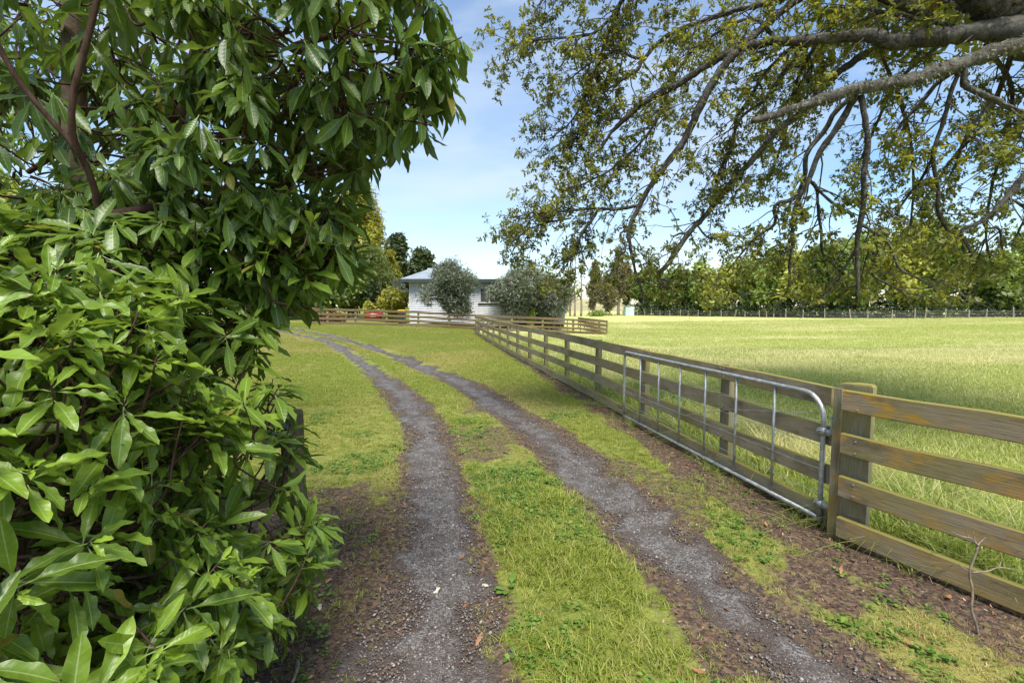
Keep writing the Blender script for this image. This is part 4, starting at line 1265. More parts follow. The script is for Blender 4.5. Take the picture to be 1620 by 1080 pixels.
LIMBS = {   # (bearing x, bearing y, metres ahead, thickness in pixels)
 'A': [(1770, 150, 5.65, 66), (1670, 84, 5.5, 58), (1618, 50, 5.4, 46), (1553, 50, 5.5, 30), (1500, 57, 5.6, 25), (1456, 60, 5.7, 23), (1412, 67, 5.8, 24), (1375, 57, 5.9, 20), (1294, 62, 6.1, 16), (1230, 65, 6.3, 15), (1174, 76, 6.5, 14), (1113, 108, 6.7, 12), (1063, 139, 6.9, 11), (1016, 164, 7.0, 10), (985, 192, 7.1, 9), (966, 211, 7.15, 6), (949, 239, 7.2, 4)],
 'A2': [(1165, 82, 6.5, 13), (1133, 122, 6.55, 13), (1108, 167, 6.65, 13), (1088, 211, 6.8, 12), (1058, 255, 6.9, 11), (1030, 294, 7.0, 10), (1011, 327, 7.05, 9), (995, 361, 7.1, 8), (996, 384, 7.1, 6.5), (1000, 405, 7.1, 6), (1008, 441, 7.1, 5), (1017, 465, 7.1, 4), (1017, 485, 7.1, 2.5)],
 'A2a': [(1008, 325, 7.05, 7), (977, 331, 7.2, 6), (935, 330, 7.35, 5), (894, 334, 7.5, 4), (847, 336, 7.7, 3), (812, 345, 7.8, 2)],
 'A2b': [(945, 333, 7.3, 5), (935, 350, 7.3, 5), (920, 371, 7.3, 4.5), (904, 405, 7.3, 3.5), (890, 430, 7.35, 2.5)],
 'A2c': [(994, 363, 7.1, 4), (983, 368, 7.05, 4), (981, 378, 7.0, 3.5), (990, 392, 7.0, 3.5), (983, 410, 7.0, 3), (975, 430, 7.0, 2)],
 'A2d': [(1003, 430, 7.1, 3.5), (1015, 446, 7.15, 4), (1030, 449, 7.2, 3), (1042, 455, 7.2, 2)],
 'A2e': [(904, 345, 7.4, 3.5), (868, 352, 7.5, 3), (838, 362, 7.6, 2.5), (815, 380, 7.6, 2)],
 'B': [(1500, 62, 5.7, 22), (1440, 66, 6.1, 17), (1391, 76, 6.4, 14), (1346, 100, 6.6, 12), (1307, 133, 6.8, 11), (1268, 178, 6.9, 11), (1230, 207, 7.0, 11), (1197, 246, 7.1, 11), (1158, 288, 7.2, 10.5), (1119, 337, 7.3, 10), (1088, 371, 7.3, 9), (1060, 413, 7.35, 8), (1044, 432, 7.35, 7), (1042, 444, 7.35, 7), (1056, 457, 7.35, 6)],
 'Ba': [(1048, 441, 7.35, 5), (1060, 447, 7.4, 5), (1060, 456, 7.4, 4), (1085, 449, 7.4, 3), (1105, 438, 7.4, 2)],
 'Bb': [(1088, 371, 7.3, 5), (1076, 369, 7.3, 4.5), (1066, 374, 7.3, 3), (1060, 371, 7.3, 2)],
 'Bc': [(1140, 310, 7.25, 4.5), (1134, 290, 7.2, 4), (1137, 270, 7.2, 3), (1148, 250, 7.2, 2)],
 'Bd': [(1100, 352, 7.3, 4), (1122, 377, 7.3, 3), (1150, 372, 7.3, 2.5), (1180, 376, 7.3, 2)],
 'C': [(1770, 110, 5.6, 42), (1720, 70, 5.3, 36), (1660, 62, 5.2, 30), (1618, 71, 5.1, 25), (1566, 84, 5.0, 23), (1505, 107, 4.9, 22), (1440, 126, 4.8, 20), (1369, 139, 4.7, 19), (1307, 155, 4.6, 17), (1230, 181, 4.5, 13), (1190, 191, 4.45, 10)],
 'D1': [(1353, 152, 4.75, 10), (1327, 172, 4.85, 9), (1301, 211, 5.0, 9), (1275, 246, 5.1, 8.5), (1272, 285, 5.2, 8), (1255, 314, 5.3, 7.5), (1226, 325, 5.4, 7), (1226, 354, 5.5, 6), (1200, 372, 5.6, 5), (1178, 395, 5.7, 4), (1150, 430, 5.8, 2.5)],
 'D2': [(1356, 152, 4.75, 12), (1346, 166, 4.8, 11), (1320, 207, 4.9, 11), (1294, 246, 5.0, 10), (1278, 288, 5.05, 9), (1260, 323, 5.1, 8), (1253, 354, 5.15, 7), (1254, 385, 5.2, 6), (1249, 416, 5.25, 5), (1248, 452, 5.3, 4), (1234, 478, 5.3, 3), (1219, 500, 5.3, 2)],
 'D3': [(1280, 285, 5.05, 6), (1292, 300, 5.2, 5.5), (1294, 330, 5.3, 5), (1299, 365, 5.4, 4.5), (1301, 400, 5.5, 4), (1318, 418, 5.55, 3.5), (1330, 428, 5.6, 2)],
 'D4': [(1286, 288, 5.05, 5), (1302, 308, 5.1, 5), (1330, 330, 5.2, 4.5), (1352, 342, 5.3, 3)],
 'E': [(1362, 150, 4.72, 10), (1369, 194, 4.75, 9.5), (1372, 227, 4.8, 10), (1367, 275, 4.85, 9.5), (1367, 315, 4.9, 9.5), (1358, 367, 5.0, 8.5), (1355, 395, 5.05, 8), (1357, 442, 5.1, 6), (1355, 478, 5.15, 4)],
 'E1': [(1354, 393, 5.05, 5), (1340, 418, 5.15, 5), (1324, 439, 5.25, 4), (1300, 454, 5.35, 2)],
 'E2': [(1357, 391, 5.05, 5.5), (1379, 397, 5.1, 5), (1385, 411, 5.1, 5), (1378, 424, 5.15, 5), (1386, 440, 5.2, 4.5), (1423, 459, 5.3, 3.5), (1446, 484, 5.4, 2)],
 'E3': [(1366, 357, 4.95, 6), (1397, 377, 5.05, 5.5), (1413, 398, 5.1, 5), (1423, 425, 5.15, 4.5), (1459, 444, 5.25, 3), (1485, 462, 5.35, 2)],
 'F': [(1519, 108, 4.92, 8), (1505, 146, 5.0, 7.5), (1492, 194, 5.1, 7), (1476, 249, 5.2, 7), (1484, 298, 5.3, 6.5), (1484, 335, 5.4, 6), (1501, 367, 5.5, 5), (1521, 387, 5.55, 4), (1528, 410, 5.6, 2)],
 'F2': [(1480, 240, 5.2, 5), (1456, 285, 5.35, 4.5), (1424, 327, 5.5, 4), (1418, 350, 5.55, 2.5)],
 'G': [(1524, 112, 4.92, 11), (1528, 137, 4.95, 11), (1570, 157, 5.0, 10), (1618, 178, 5.05, 9), (1680, 190, 5.15, 8), (1760, 230, 5.3, 5)],
 'G2': [(1572, 158, 5.0, 6.5), (1537, 201, 5.15, 6), (1521, 233, 5.3, 5), (1511, 262, 5.4, 4), (1490, 300, 5.5, 2)],
 'H': [(1514, 110, 4.92, 9), (1482, 133, 5.05, 8), (1453, 168, 5.2, 7), (1424, 198, 5.35, 5), (1405, 240, 5.5, 3)],
 'I': [(1740, 170, 5.2, 14), (1670, 225, 5.2, 12), (1620, 279, 5.2, 11), (1589, 317, 5.2, 10), (1558, 348, 5.25, 9), (1521, 364, 5.3, 7), (1526, 380, 5.35, 6), (1535, 396, 5.4, 5), (1541, 420, 5.45, 3)],
 'I2': [(1556, 352, 5.25, 5), (1562, 362, 5.25, 5), (1581, 362, 5.3, 5), (1586, 395, 5.35, 3)],
 'I3': [(1595, 314, 5.2, 5), (1612, 322, 5.2, 5), (1640, 350, 5.2, 4), (1660, 400, 5.2, 2.5)],
 'J': [(1480, 30, 6.0, 18), (1330, -30, 6.3, 14), (1262, -10, 6.4, 11), (1200, 8, 6.5, 10), (1163, 17, 6.6, 9), (1113, 33, 6.8, 8), (1063, 53, 6.9, 7.5), (1038, 72, 7.0, 7), (1016, 97, 7.0, 6), (1008, 111, 7.0, 5.5), (977, 131, 7.1, 4), (950, 150, 7.2, 2)],
 'J2': [(1018, 94, 7.0, 5), (997, 89, 7.0, 5), (980, 80, 7.1, 5), (947, 92, 7.2, 4), (919, 111, 7.3, 3), (890, 135, 7.4, 2)],
 'K': [(1400, -90, 6.2, 16), (1320, -50, 6.3, 14), (1262, 0, 6.4, 13), (1230, 24, 6.45, 12), (1178, 70, 6.5, 11)],
 'L': [(1230, -90, 6.5, 12), (1090, -60, 6.8, 10), (1020, -30, 7.0, 8), (985, 0, 7.1, 7), (972, 22, 7.2, 6), (947, 47, 7.3, 5), (927, 56, 7.3, 4.5), (877, 61, 7.5, 3.5), (832, 66, 7.6, 2.5), (805, 80, 7.7, 1.5)],
 'L2': [(1090, -60, 6.8, 8), (1000, -80, 7.0, 7), (930, -50, 7.2, 5), (880, -20, 7.4, 4), (850, 10, 7.5, 2)],
 'L3': [(985, 0, 7.1, 5), (960, 60, 7.3, 4.5), (930, 140, 7.4, 4), (905, 190, 7.5, 3), (870, 220, 7.6, 2)],
 'M': [(1275, 66, 6.2, 9), (1255, 74, 6.3, 8), (1213, 113, 6.6, 7), (1181, 165, 6.9, 6.5), (1165, 188, 7.0, 6), (1161, 220, 7.0, 5.5), (1142, 266, 7.1, 5), (1132, 305, 7.2, 3)],
 'M2': [(1285, 66, 6.2, 10), (1262, 82, 6.3, 9), (1236, 123, 6.5, 7.5), (1210, 159, 6.7, 6.5), (1172, 187, 6.9, 5), (1155, 235, 7.0, 4), (1146, 270, 7.1, 2)],
 'N': [(1770, 160, 5.65, 95), (1680, 75, 5.55, 78), (1610, 25, 5.5, 68), (1545, -25, 5.5, 60), (1460, -110, 5.6, 50), (1380, -220, 6.0, 38), (1300, -330, 6.4, 22)],
 'O': [(1060, 135, 6.9, 5), (1030, 205, 7.1, 4.5), (975, 262, 7.3, 4), (925, 290, 7.4, 3), (890, 300, 7.5, 2)],
 'P': [(990, 188, 7.1, 4), (950, 190, 7.3, 3.5), (905, 215, 7.5, 3), (868, 240, 7.6, 2)],
 'Q': [(1392, 80, 6.4, 6), (1420, 150, 6.8, 6), (1440, 220, 7.2, 5), (1445, 300, 7.6, 4), (1440, 360, 7.9, 3)],
 'R': [(1560, 70, 5.6, 8), (1600, 140, 6.3, 7), (1590, 220, 6.9, 6), (1570, 290, 7.3, 5), (1560, 370, 7.6, 4), (1570, 430, 7.8, 3)],
 'T': [(1560, 30, 5.6, 10), (1450, -10, 7.0, 8), (1350, 15, 7.8, 6), (1290, 60, 8.4, 4), (1262, 110, 8.6, 2)],
 'U': [(1500, 60, 5.8, 8), (1420, 130, 7.3, 6), (1385, 200, 8.0, 5), (1350, 280, 8.5, 3)],
 'V': [(1294, 64, 6.2, 7), (1260, 130, 7.4, 6), (1240, 220, 8.1, 4), (1210, 300, 8.5, 2)],
 'W': [(1610, 60, 5.6, 9), (1560, 190, 7.2, 7), (1500, 260, 8.0, 5), (1450, 340, 8.6, 3)],
 'X': [(1230, 65, 6.4, 8), (1190, 30, 7.1, 6), (1130, 55, 7.7, 5), (1080, 100, 8.2, 4), (1040, 180, 8.5, 2)],
 'Y': [(1620, 50, 5.5, 10), (1660, 200, 6.6, 7), (1640, 300, 7.2, 5), (1600, 390, 7.8, 3)],
 'S': [(1553, 52, 5.5, 8), (1400, 20, 6.2, 7), (1330, 20, 6.8, 6), (1280, 110, 7.4, 4), (1240, 170, 7.8, 3)],
}
limb_pts = []          # (points, radii, key)
for key, L in LIMBS.items():
    P = np.array([at(a, b, y) for a, b, y, w in L]); R = np.array([w * y / FPX / 2 * (.86 if w < 16 else .94) for a, b, y, w in L])
    n = max(8, int(np.linalg.norm(np.diff(P, axis=0), axis=1).sum() / .07))
    PR = catmull(np.hstack([P, R[:, None]]), n)
    P2 = PR[:, :3] + rng.normal(0, .10, (n, 3)) * PR[:, 3:4]; R2 = PR[:, 3] * (1 + rng.normal(0, .05, n))
    limb_pts.append((P2, R2, key))
    m = MB(); m.tube(P2, np.maximum(R2, .004), 12 if R[0] > .05 else 7, True, .085)
    oak_obj('limb', m, M_OAKBARK)
m = MB()
tp = catmull([(7.3, 5.7, -.3), (7.22, 5.7, .5), (7.15, 5.7, 2.0), (7.1, 5.68, 3.2), (6.9, 5.65, 4.2), (6.95, 5.8, 5.6), (7.1, 6.2, 7.5), (7.3, 6.6, 10)], 30)
m.tube(tp, np.interp(np.linspace(0, 1, 30), [0, .08, .3, .5, .7, 1], [.72, .5, .42, .44, .30, .08]), 16)
oak_obj('trunk', m, M_OAKBARK)
UP = []      # limbs of the upper crown, above the picture
for k in range(26):
    a = rng.uniform(0, 6.28); z0 = rng.uniform(4.4, 8.5); L = rng.uniform(3.0, 5.5) * (1.15 - z0 / 14)
    b = np.array([np.interp(z0, tp[:, 2], tp[:, 0]), np.interp(z0, tp[:, 2], tp[:, 1]), z0])
    e_ = b + np.array([math.cos(a) * L, math.sin(a) * L, L * rng.uniform(.25, .7)])
    if e_[0] < 4.5: continue
    P = catmull([b, (b + e_) / 2 + rng.normal(0, .3, 3) + [0, 0, .4], e_], 16)
    UP.append(P); m = MB(); m.tube(P, np.linspace(.13, .02, 16), 7); oak_obj('limb', m, M_OAKBARK)

# twigs and leaves
tw = MB(); LP = []; LD = []; LY = []
def twig_path(p, d, L, n, curl=.35, droop=.12):
    out = [p]; d = norm(d)
    for i in range(n):
        d = norm(d + rng.normal(0, curl, 3) * .6 + np.array([0, 0, -droop]))
        out.append(out[-1] + d * L / n)
    return np.array(out)
def rosette(p, d, young=0.0):
    if p[2] < 1.80:
        return
    k = rng.integers(7, 12)
    e1 = norm(np.cross(d, [.3, .2, 1.0])); e2 = np.cross(d, e1)
    for j in range(k):
        a = 6.283 * j / k + rng.normal(0, .4)
        v = norm(d * rng.uniform(-.1, .7) + e1 * math.cos(a) + e2 * math.sin(a) + np.array([0, 0, -.25]))
        LP.append(p + rng.normal(0, .012, 3)); LD.append(v); LY.append(young)
SKIP = {'C': .0, 'N': .0, 'K': .25}
DENS = {'A': .6, 'A2': .65, 'B': .6, 'J': 1.0, 'L': 1.8, 'L2': 1.9, 'L3': 1.8, 'O': 1.7, 'P': 1.8, 'A2a': 1.8, 'A2b': 2.2, 'A2e': 1.9, 'J2': 1.8, 'Q': .8, 'R': .7, 'S': 1.3, 'T': 1.7, 'U': 1.0, 'V': 1.2, 'W': .7, 'X': 1.5, 'Y': .6}
for P, R, key in limb_pts:
    if key in ('C', 'N'):
        continue
    seg = np.linalg.norm(np.diff(P, axis=0), axis=1); arc = np.concatenate([[0], np.cumsum(seg)])
    tot = arc[-1]
    start = {'A': .30, 'B': .30, 'A2': .12, 'J': .3, 'K': .3, 'I': .25, 'D2': .2, 'E': .22, 'D1': .2}.get(key, .12) * tot
    s = start
    while s < tot:
        i = min(len(P) - 2, int(np.searchsorted(arc, s)))
        tdir = norm(P[i + 1] - P[i]); side = norm(np.cross(tdir, rng.normal(size=3)))
        L = rng.uniform(.30, .95) * (1.0 if R[i] > .02 else .8)
        d = norm(side * rng.uniform(.5, 1.0) + tdir * rng.uniform(.3, .9) + np.array([-.12, .05, -.05]))
        T = twig_path(P[i], d, L, 6)
        if T[-1][2] < 1.72:
            s += .1
            continue
        tw.tube(T, np.linspace(min(.009, R[i] * .6), .0025, 7), 4, False)
        for q in range(rng.integers(3, 6)):
            j = rng.integers(2, 7); b = T[j]
            d2 = norm(norm(T[min(6, j)] - T[j - 1]) + rng.normal(0, .75, 3))
            S = twig_path(b, d2, rng.uniform(.10, .34), 3)
            tw.tube(S, np.linspace(.003, .0014, 4), 3, False)
            y = rng.random() < .08
            rosette(S[-1], norm(S[-1] - S[-2]), y)
            if rng.random() < .95: rosette(S[-2], norm(S[-1] - S[-2]), y)
        rosette(T[-1], norm(T[-1] - T[-2]))
        s += rng.uniform(.05, .125) / DENS.get(key, .52 if key[0] in 'DEFGHI' else .9)
oak_tw = oak_obj('twigs', tw, M_OAKBARK); oak_tw['kind'] = 'stuff'
LP = np.array(LP); LD = np.array(LD); LY = np.array(LY, float)
half = [(0.004, 0), (.10, .14), (.06, .24), (.19, .38), (.10, .48), (.24, .62), (.13, .74), (.17, .86), (0.01, 1.0)]
half2 = [(0.004, 0), (.13, .2), (.08, .32), (.23, .5), (.12, .62), (.22, .8), (0.01, 1.0)]
def strip_leaf(outline, curve):
    V = []; F = []
    for x, y in outline:
        V += [(-x, y, -curve * y * y), (x, y, -curve * y * y)]
    for i in range(len(outline) - 1):
        F.append((2 * i, 2 * i + 1, 2 * i + 3, 2 * i + 2))
    return np.array(V), np.array(F), {}
half3 = [(.006, 0), (.15, .26), (.10, .42), (.24, .66), (.02, 1.0)]
half4 = [(.006, 0), (.19, .40), (.12, .55), (.20, .78), (.02, 1.0)]
OAKT = [strip_leaf(half3, .12), strip_leaf(half4, .3), strip_leaf(half3, -.12)]
nn = norm(rng.normal(size=LP.shape) * .55 + np.array([0, 0, 1.0]))
n_leaf = len(LP)
me = cloud('foliage', OAKT, LP, frames(LD, nn), rng.uniform(.040, .078, n_leaf), rng.random(n_leaf), LY)
o = obj('crown', me, M_OAKLEAF, oak); o.location = -OAK0; o['kind'] = 'stuff'
# upper crown beyond the top of the picture: real leaves, a little larger
P, out, kk, rr = sample_lobes([(*UPp[int(len(UPp) * f)], 1.25, 1.25, .9) for UPp in UP for f in (.45, .6, .8, .99)], 10500, .45)
me = cloud('upper_foliage', OAKT, P, frames(norm(rng.normal(size=P.shape)), norm(rng.normal(size=P.shape) + [0, 0, 1.0])), rng.uniform(.15, .25, len(P)), rng.random(len(P)))
px_, py_, d_ = project(P)
o = obj('upper_crown', me, M_OAKLEAF, oak); o.location = -OAK0; o['kind'] = 'stuff'
print('oak leaves', n_leaf)
# small ferns and lichen tufts riding on the broken limb
P, R, key = [q for q in limb_pts if q[2] == 'C'][0]
FPo = []; FD = []
for k in range(900):
    i = rng.integers(int(len(P) * .12), int(len(P) * .93)); a = rng.uniform(0, 6.28)
    tdir = norm(P[min(i + 1, len(P) - 1)] - P[i - 1]); e1 = norm(np.cross(tdir, [0, 0, 1])); e2 = np.cross(e1, tdir)
    rad = e1 * math.cos(a) + e2 * math.sin(a)
    FPo.append(P[i] + rad * R[i] * .95 + tdir * rng.uniform(-.03, .03)); FD.append(norm(rad * .9 + np.array([0, 0, -.55]) + rng.normal(0, .35, 3)))
FPo = np.array(FPo); FD = np.array(FD)
me = cloud('epiphytes', [flat_leaf([(.004, 0), (.10, .3), (.13, .6), (.01, 1)], .1, .3)], FPo, frames(FD, norm(rng.normal(size=FD.shape) + [0, 0, .5])), rng.uniform(.025, .055, len(FPo)), rng.random(len(FPo)))
o = obj('epiphytes', me, leaf_mat('epiphyte_leaf', (.045, .055, .02), (.15, .165, .08), rough=.6, trans=.2), oak); o.location = -OAK0; o['kind'] = 'stuff'

# ------------------------------------------------------------------ the glossy leaved shrub on the left
SHRUB_D = (.033, .074, .010); SHRUB_L = (.105, .185, .020); SHRUB_Y = (.25, .375, .027); VEIN = (.34, .42, .17); UNDER = (.085, .135, .040)
M_SHRUB = leaf_mat('glossy_leaf', SHRUB_D, SHRUB_L, SHRUB_Y, .37, .38, 'attr', VEIN, UNDER, .55, dead=(.26, .20, .03))
M_SHRUBO = leaf_mat('glossy_leaf_single', SHRUB_D, SHRUB_L, SHRUB_Y, .37, .38, 'object', VEIN, UNDER, .55, dead=(.26, .20, .03))
M_STEM = bark_mat('red_brown_stem', (.045, .022, .016), (.10, .06, .045), None, 30.0, .3, .3)
M_SBARK = bark_mat('shrub_bark', (.075, .052, .036), (.17, .125, .085), (.13, .12, .07), 16.0, .6, .5)
WL_HI = [wavy_leaf(16, 5, c, w, p) for c, w, p in ((.10, .022, 0), (.22, .030, 1.2), (.05, .026, 2.3), (.34, .034, 3.1), (.16, .040, 4.4), (.28, .020, 5.2), (.46, .045, .6), (-.10, .03, 1.9))]
WL_LO = [wavy_leaf(7, 3, c, w, p) for c, w, p in ((.10, .02, 0), (.22, .025, 1.2), (.05, .02, 2.3), (.34, .025, 3.1))]
WL_FAR = [wavy_leaf(5, 3, c, w, p) for c, w, p in ((.10, .01, 0), (.25, .015, 1.2), (.4, .01, 2.3))]

def shrub(name, label, base, lobes, nwh, trunks, seed, singles=0, leaf=(.095, .185), min_d=.62, young_z=None, lo=False, accept=None):
    """lobes: (cx,cy,cz,rx,ry,rz,hub index); whorls of leaves at the ends of stems that run in to limbs"""
    global rng
    keep = rng; rng = np.random.default_rng(seed)
    t = empty(name, base, label, 'tree'); O = Vector(base)
    Lb = np.array([l[:6] for l in lobes]); wts = [l[6] * (l[3] * l[4] + l[4] * l[5] + l[3] * l[5]) for l in lobes]
    P, out, k, r = sample_lobes(Lb, nwh * 4, .22, wts)
    # drop whorls buried deep in another lobe
    deep = np.zeros(len(P), int)
    for l in Lb:
        q = ((P - l[:3]) / l[3:6]) ** 2
        deep += (q.sum(1) < .40)
    ok = (deep == 0) | (rng.random(len(P)) < .22)
    ok &= np.linalg.norm(P - [0, 0, CAM_H], axis=1) > min_d + .16
    ok &= P[:, 2] > .12
    if accept is not None: ok &= accept(P)
    P, out, k, r = P[ok][:nwh], out[ok][:nwh], k[ok][:nwh], r[ok][:nwh]
    for i, tr in enumerate(trunks):
        m = MB(); T = np.array([q[:3] for q in tr]); R = np.array([q[3] for q in tr])
        C = catmull(np.hstack([T, R[:, None]]), 24)
        m.tube(C[:, :3] + rng.normal(0, .05, (24, 3)) * C[:, 3:4], C[:, 3], 12)
        o = obj('trunk' if i < 2 else 'limb', m, M_SBARK if tr[0][3] > .02 else M_STEM, t, True); o.location = -O
    nodes = np.vstack([catmull(np.array([q[:3] for q in tr]), 24) for tr in trunks])
    stems = MB()
    hubs = {}
    for i, l in enumerate(Lb):
        c = l[:3]; j = np.argmin(np.linalg.norm(nodes - c, axis=1) + .4 * np.maximum(0, nodes[:, 2] - c[2]))
        mid = (nodes[j] + c) / 2 + rng.normal(0, .06, 3)
        stems.tube(catmull([nodes[j], mid, c], 10), np.linspace(.022, .012, 10), 7, False)
        hubs[i] = c
    pos = []; D = []; N = []; S = []; Rn = []; Tp = []
    for p, o_, kk in zip(P, out, k):
        a = norm(o_ * .8 + np.array([0, 0, .55]) + rng.normal(0, .35, 3))
        h = hubs[int(kk)]
        b1 = p - a * rng.uniform(.10, .2); b2 = (h + (p - h) * rng.uniform(.15, .4) if rng.random() < .16 else p - a * .22 + (h - p) * .12) + rng.normal(0, .02, 3)
        stems.tube(catmull([b2, (b1 + b2) / 2 + rng.normal(0, .02, 3), b1, p], 6), np.linspace(.0062, .0026, 6), 4, False)
        e1 = norm(np.cross(a, rng.normal(size=3))); e2 = np.cross(a, e1)
        yz = .5 if young_z is None else young_z(p)
        y = float(np.clip(rng.normal(yz, .22), 0, 1))
        nl = rng.integers(7, 11)
        for j in range(nl):
            th = math.radians(rng.uniform(52, 100)); ph = j * 2.4 + rng.normal(0, .25)
            d = a * math.cos(th) + (e1 * math.cos(ph) + e2 * math.sin(ph)) * math.sin(th)
            d = norm(d + np.array([0, 0, -rng.uniform(.05, .55) * (1.2 - .6 * y) - (rng.uniform(.1, 1.0) if p[2] > 2.1 else 0)]))
            n = norm(a * .7 + np.array([0, 0, .8]) + rng.normal(0, .22, 3))
            pos.append(p - a * rng.uniform(0, .055)); D.append(d); N.append(n)
            S.append(rng.uniform(*leaf) * float(np.interp(np.linalg.norm(p - np.array([0, 0, CAM_H])), [.8, 1.7], [.74, 1.0]))); Rn.append(rng.random()); Tp.append(y * rng.uniform(.35, .9))
        if y > .45:
            for j in range(rng.integers(2, 5)):
                th = math.radians(rng.uniform(12, 45)); ph = rng.uniform(0, 6.28)
                d = a * math.cos(th) + (e1 * math.cos(ph) + e2 * math.sin(ph)) * math.sin(th)
                pos.append(p); D.append(norm(d)); N.append(norm(-(e1 * math.cos(ph) + e2 * math.sin(ph)) * .6 + a + [0, 0, .3])); S.append(rng.uniform(.035, .068)); Rn.append(rng.random() * .9); Tp.append(min(1, y * 1.25))
    so = obj('stems', stems, M_STEM, t, True); so.location = -O; so['kind'] = 'stuff'
    pos = np.array(pos); D = np.array(D); N = np.array(N); S = np.array(S); Rn = np.array(Rn); Tp = np.array(Tp)
    tipd = np.linalg.norm(pos + D * S[:, None] - [0, 0, CAM_H], axis=1)
    ok = (tipd > min_d) & (np.linalg.norm(pos - [0, 0, CAM_H], axis=1) > min_d)
    pos, D, N, S, Rn, Tp = pos[ok], D[ok], N[ok], S[ok], Rn[ok], Tp[ok]
    R = frames(D, N)
    mask = np.zeros(len(pos), bool)
    if singles:
        c = pos + D * S[:, None] * .5
        px, py, dd = project(c)
        sz = S / np.maximum(dd, .1)
        sz = np.where((dd > .1) & (px > 5) & (px < 1615) & (py > 5) & (py < 1075), sz, 0)
        # largest leaves on screen that nothing nearer covers at their middle
        order = np.argsort(-sz)[:2600]; chosen = []
        grid = {}
        for i in np.argsort(dd[order]):
            q = order[i]
            if sz[q] <= 0: continue
            key = (int(px[q] // 26), int(py[q] // 26))
            if grid.get(key, 0) < 2:
                grid[key] = grid.get(key, 0) + 1; chosen.append(q)
        chosen = sorted(chosen, key=lambda q: -sz[q])[:singles]
        mask[chosen] = True
        metpl = []
        for tv, tf, ta in WL_HI:
            mm = mesh_np('leaf', tv, tf, ta); mm.materials.append(M_SHRUBO); metpl.append(mm)
        for q in chosen:
            o = bpy.data.objects.new('leaf', metpl[rng.integers(0, len(metpl))]); COL.objects.link(o); o.parent = t
            M = Matrix(R[q].tolist()).to_4x4(); M.translation = Vector(pos[q].tolist()) - O
            o.matrix_local = M @ Matrix.Scale(float(S[q]), 4)
            o.color = (float(Rn[q]), float(Tp[q]), 0, 1)
    near = (np.linalg.norm(pos - [0, 0, CAM_H], axis=1) < 2.0) & (not lo)
    px, py, dd = project(pos)
    near &= (dd > 0) & (px > -150) & (px < 1700) & (py > -200) & (py < 1250)
    for msk, T, nm in ((near & ~mask, WL_HI, 'foliage'), (~near & ~mask, WL_FAR if lo else WL_LO, 'foliage')):
        if msk.any():
            me = cloud(nm, T, pos[msk], R[msk], S[msk], Rn[msk], Tp[msk])
            o = obj(nm, me, M_SHRUB, t); o.location = -O; o['kind'] = 'stuff'
    print(name, len(pos), 'leaves')
    rng = keep
    return t

# (centre, radii, density)
SH = [
    (-1.50, 1.20, 1.12, .78, .62, .82, 2.3), (-1.26, 1.90, .95, .54, .44, .62, 1.25), (-1.72, 1.95, 1.70, .66, .6, .52, 1.5),
    (-1.30, 1.05, .60, .55, .5, .5, 1.6), (-1.75, 1.55, .5, .7, .7, .5, .7),
    (-.78, 2.15, 2.90, .60, .52, .52, 1.2), (-1.12, 2.15, 2.42, .46, .45, .44, 1.1), (-1.65, 2.45, 2.75, .7, .6, .6, .45),
    (-2.35, 2.4, 2.4, .8, .6, .8, .5), (-1.30, 1.65, 3.15, .75, .55, .42, .4), (-.75, 1.75, 3.35, .5, .5, .35, .35),
    (-2.3, 1.1, 1.5, .8, .7, .9, .6), (-2.3, 2.0, 3.3, 1.1, 1.0, .7, .5), (-1.50, 2.15, 2.05, .42, .4, .35, .9), (-1.02, 2.2, 2.08, .34, .3, .30, 2.0),
]
TR = [
    [(-2.05, 2.42, -.1, .075), (-2.07, 2.42, .8, .062), (-2.10, 2.40, 1.7, .056), (-2.09, 2.38, 2.6, .050), (-2.02, 2.36, 3.6, .036)],
    [(-2.62, 2.5, -.1, .07), (-2.66, 2.5, 1.0, .055), (-2.62, 2.45, 2.2, .045), (-2.5, 2.4, 3.3, .03)],
    [(-2.06, 2.44, .9, .04), (-1.98, 2.55, 1.7, .037), (-1.86, 2.62, 2.45, .037), (-1.62, 2.62, 3.10, .034), (-1.2, 2.4, 3.5, .02)],
    [(-2.05, 2.42, .4, .03), (-1.8, 2.0, .7, .026), (-1.55, 1.6, .95, .02), (-1.4, 1.3, 1.1, .012)],
    [(-1.85, 2.62, 2.4, .018), (-1.45, 2.4, 2.55, .015), (-1.1, 2.25, 2.6, .011), (-.85, 2.18, 2.85, .008)],
    [(-2.03, 2.40, .9, .018), (-1.55, 1.85, 2.05, .012), (-1.47, 1.66, 2.36, .010), (-1.34, 1.64, 2.75, .009), (-1.30, 1.66, 3.1, .006)],
    [(-1.50, 1.72, 2.28, .009), (-1.62, 1.62, 2.52, .008), (-1.74, 1.62, 2.85, .006)],
]
def shrub_ok(P):
    px, py, d = project(P)
    # whorls hang no further over the drive than the hedge is clipped
    lim = np.interp(P[:, 2], [0, .5, 1.2, 1.55, 1.75, 1.95, 2.1, 2.6, 4], [-.74, -.74, -.97, -1.02, -.92, -.74, -.62, -.24, -.18])
    far_out = (d < .15) | (px < -260) | (px > 1900) | (py < -330) | (py > 1400)
    return (P[:, 0] < lim + .06) & (~far_out | (rng.random(len(P)) < .15))
def young(p):
    return float(np.interp(p[2], [.2, 1.5, 1.95, 2.3, 3.0], [.72, .66, .50, .14, .04])) + (.15 if p[1] < 1.5 and p[2] < 1.9 else 0)
shrub('glossy_shrub', 'large glossy wavy leaved evergreen filling the left foreground', (-2.05, 2.42, 0), SH, 1720, TR, 5, 300, young_z=young, accept=shrub_ok)
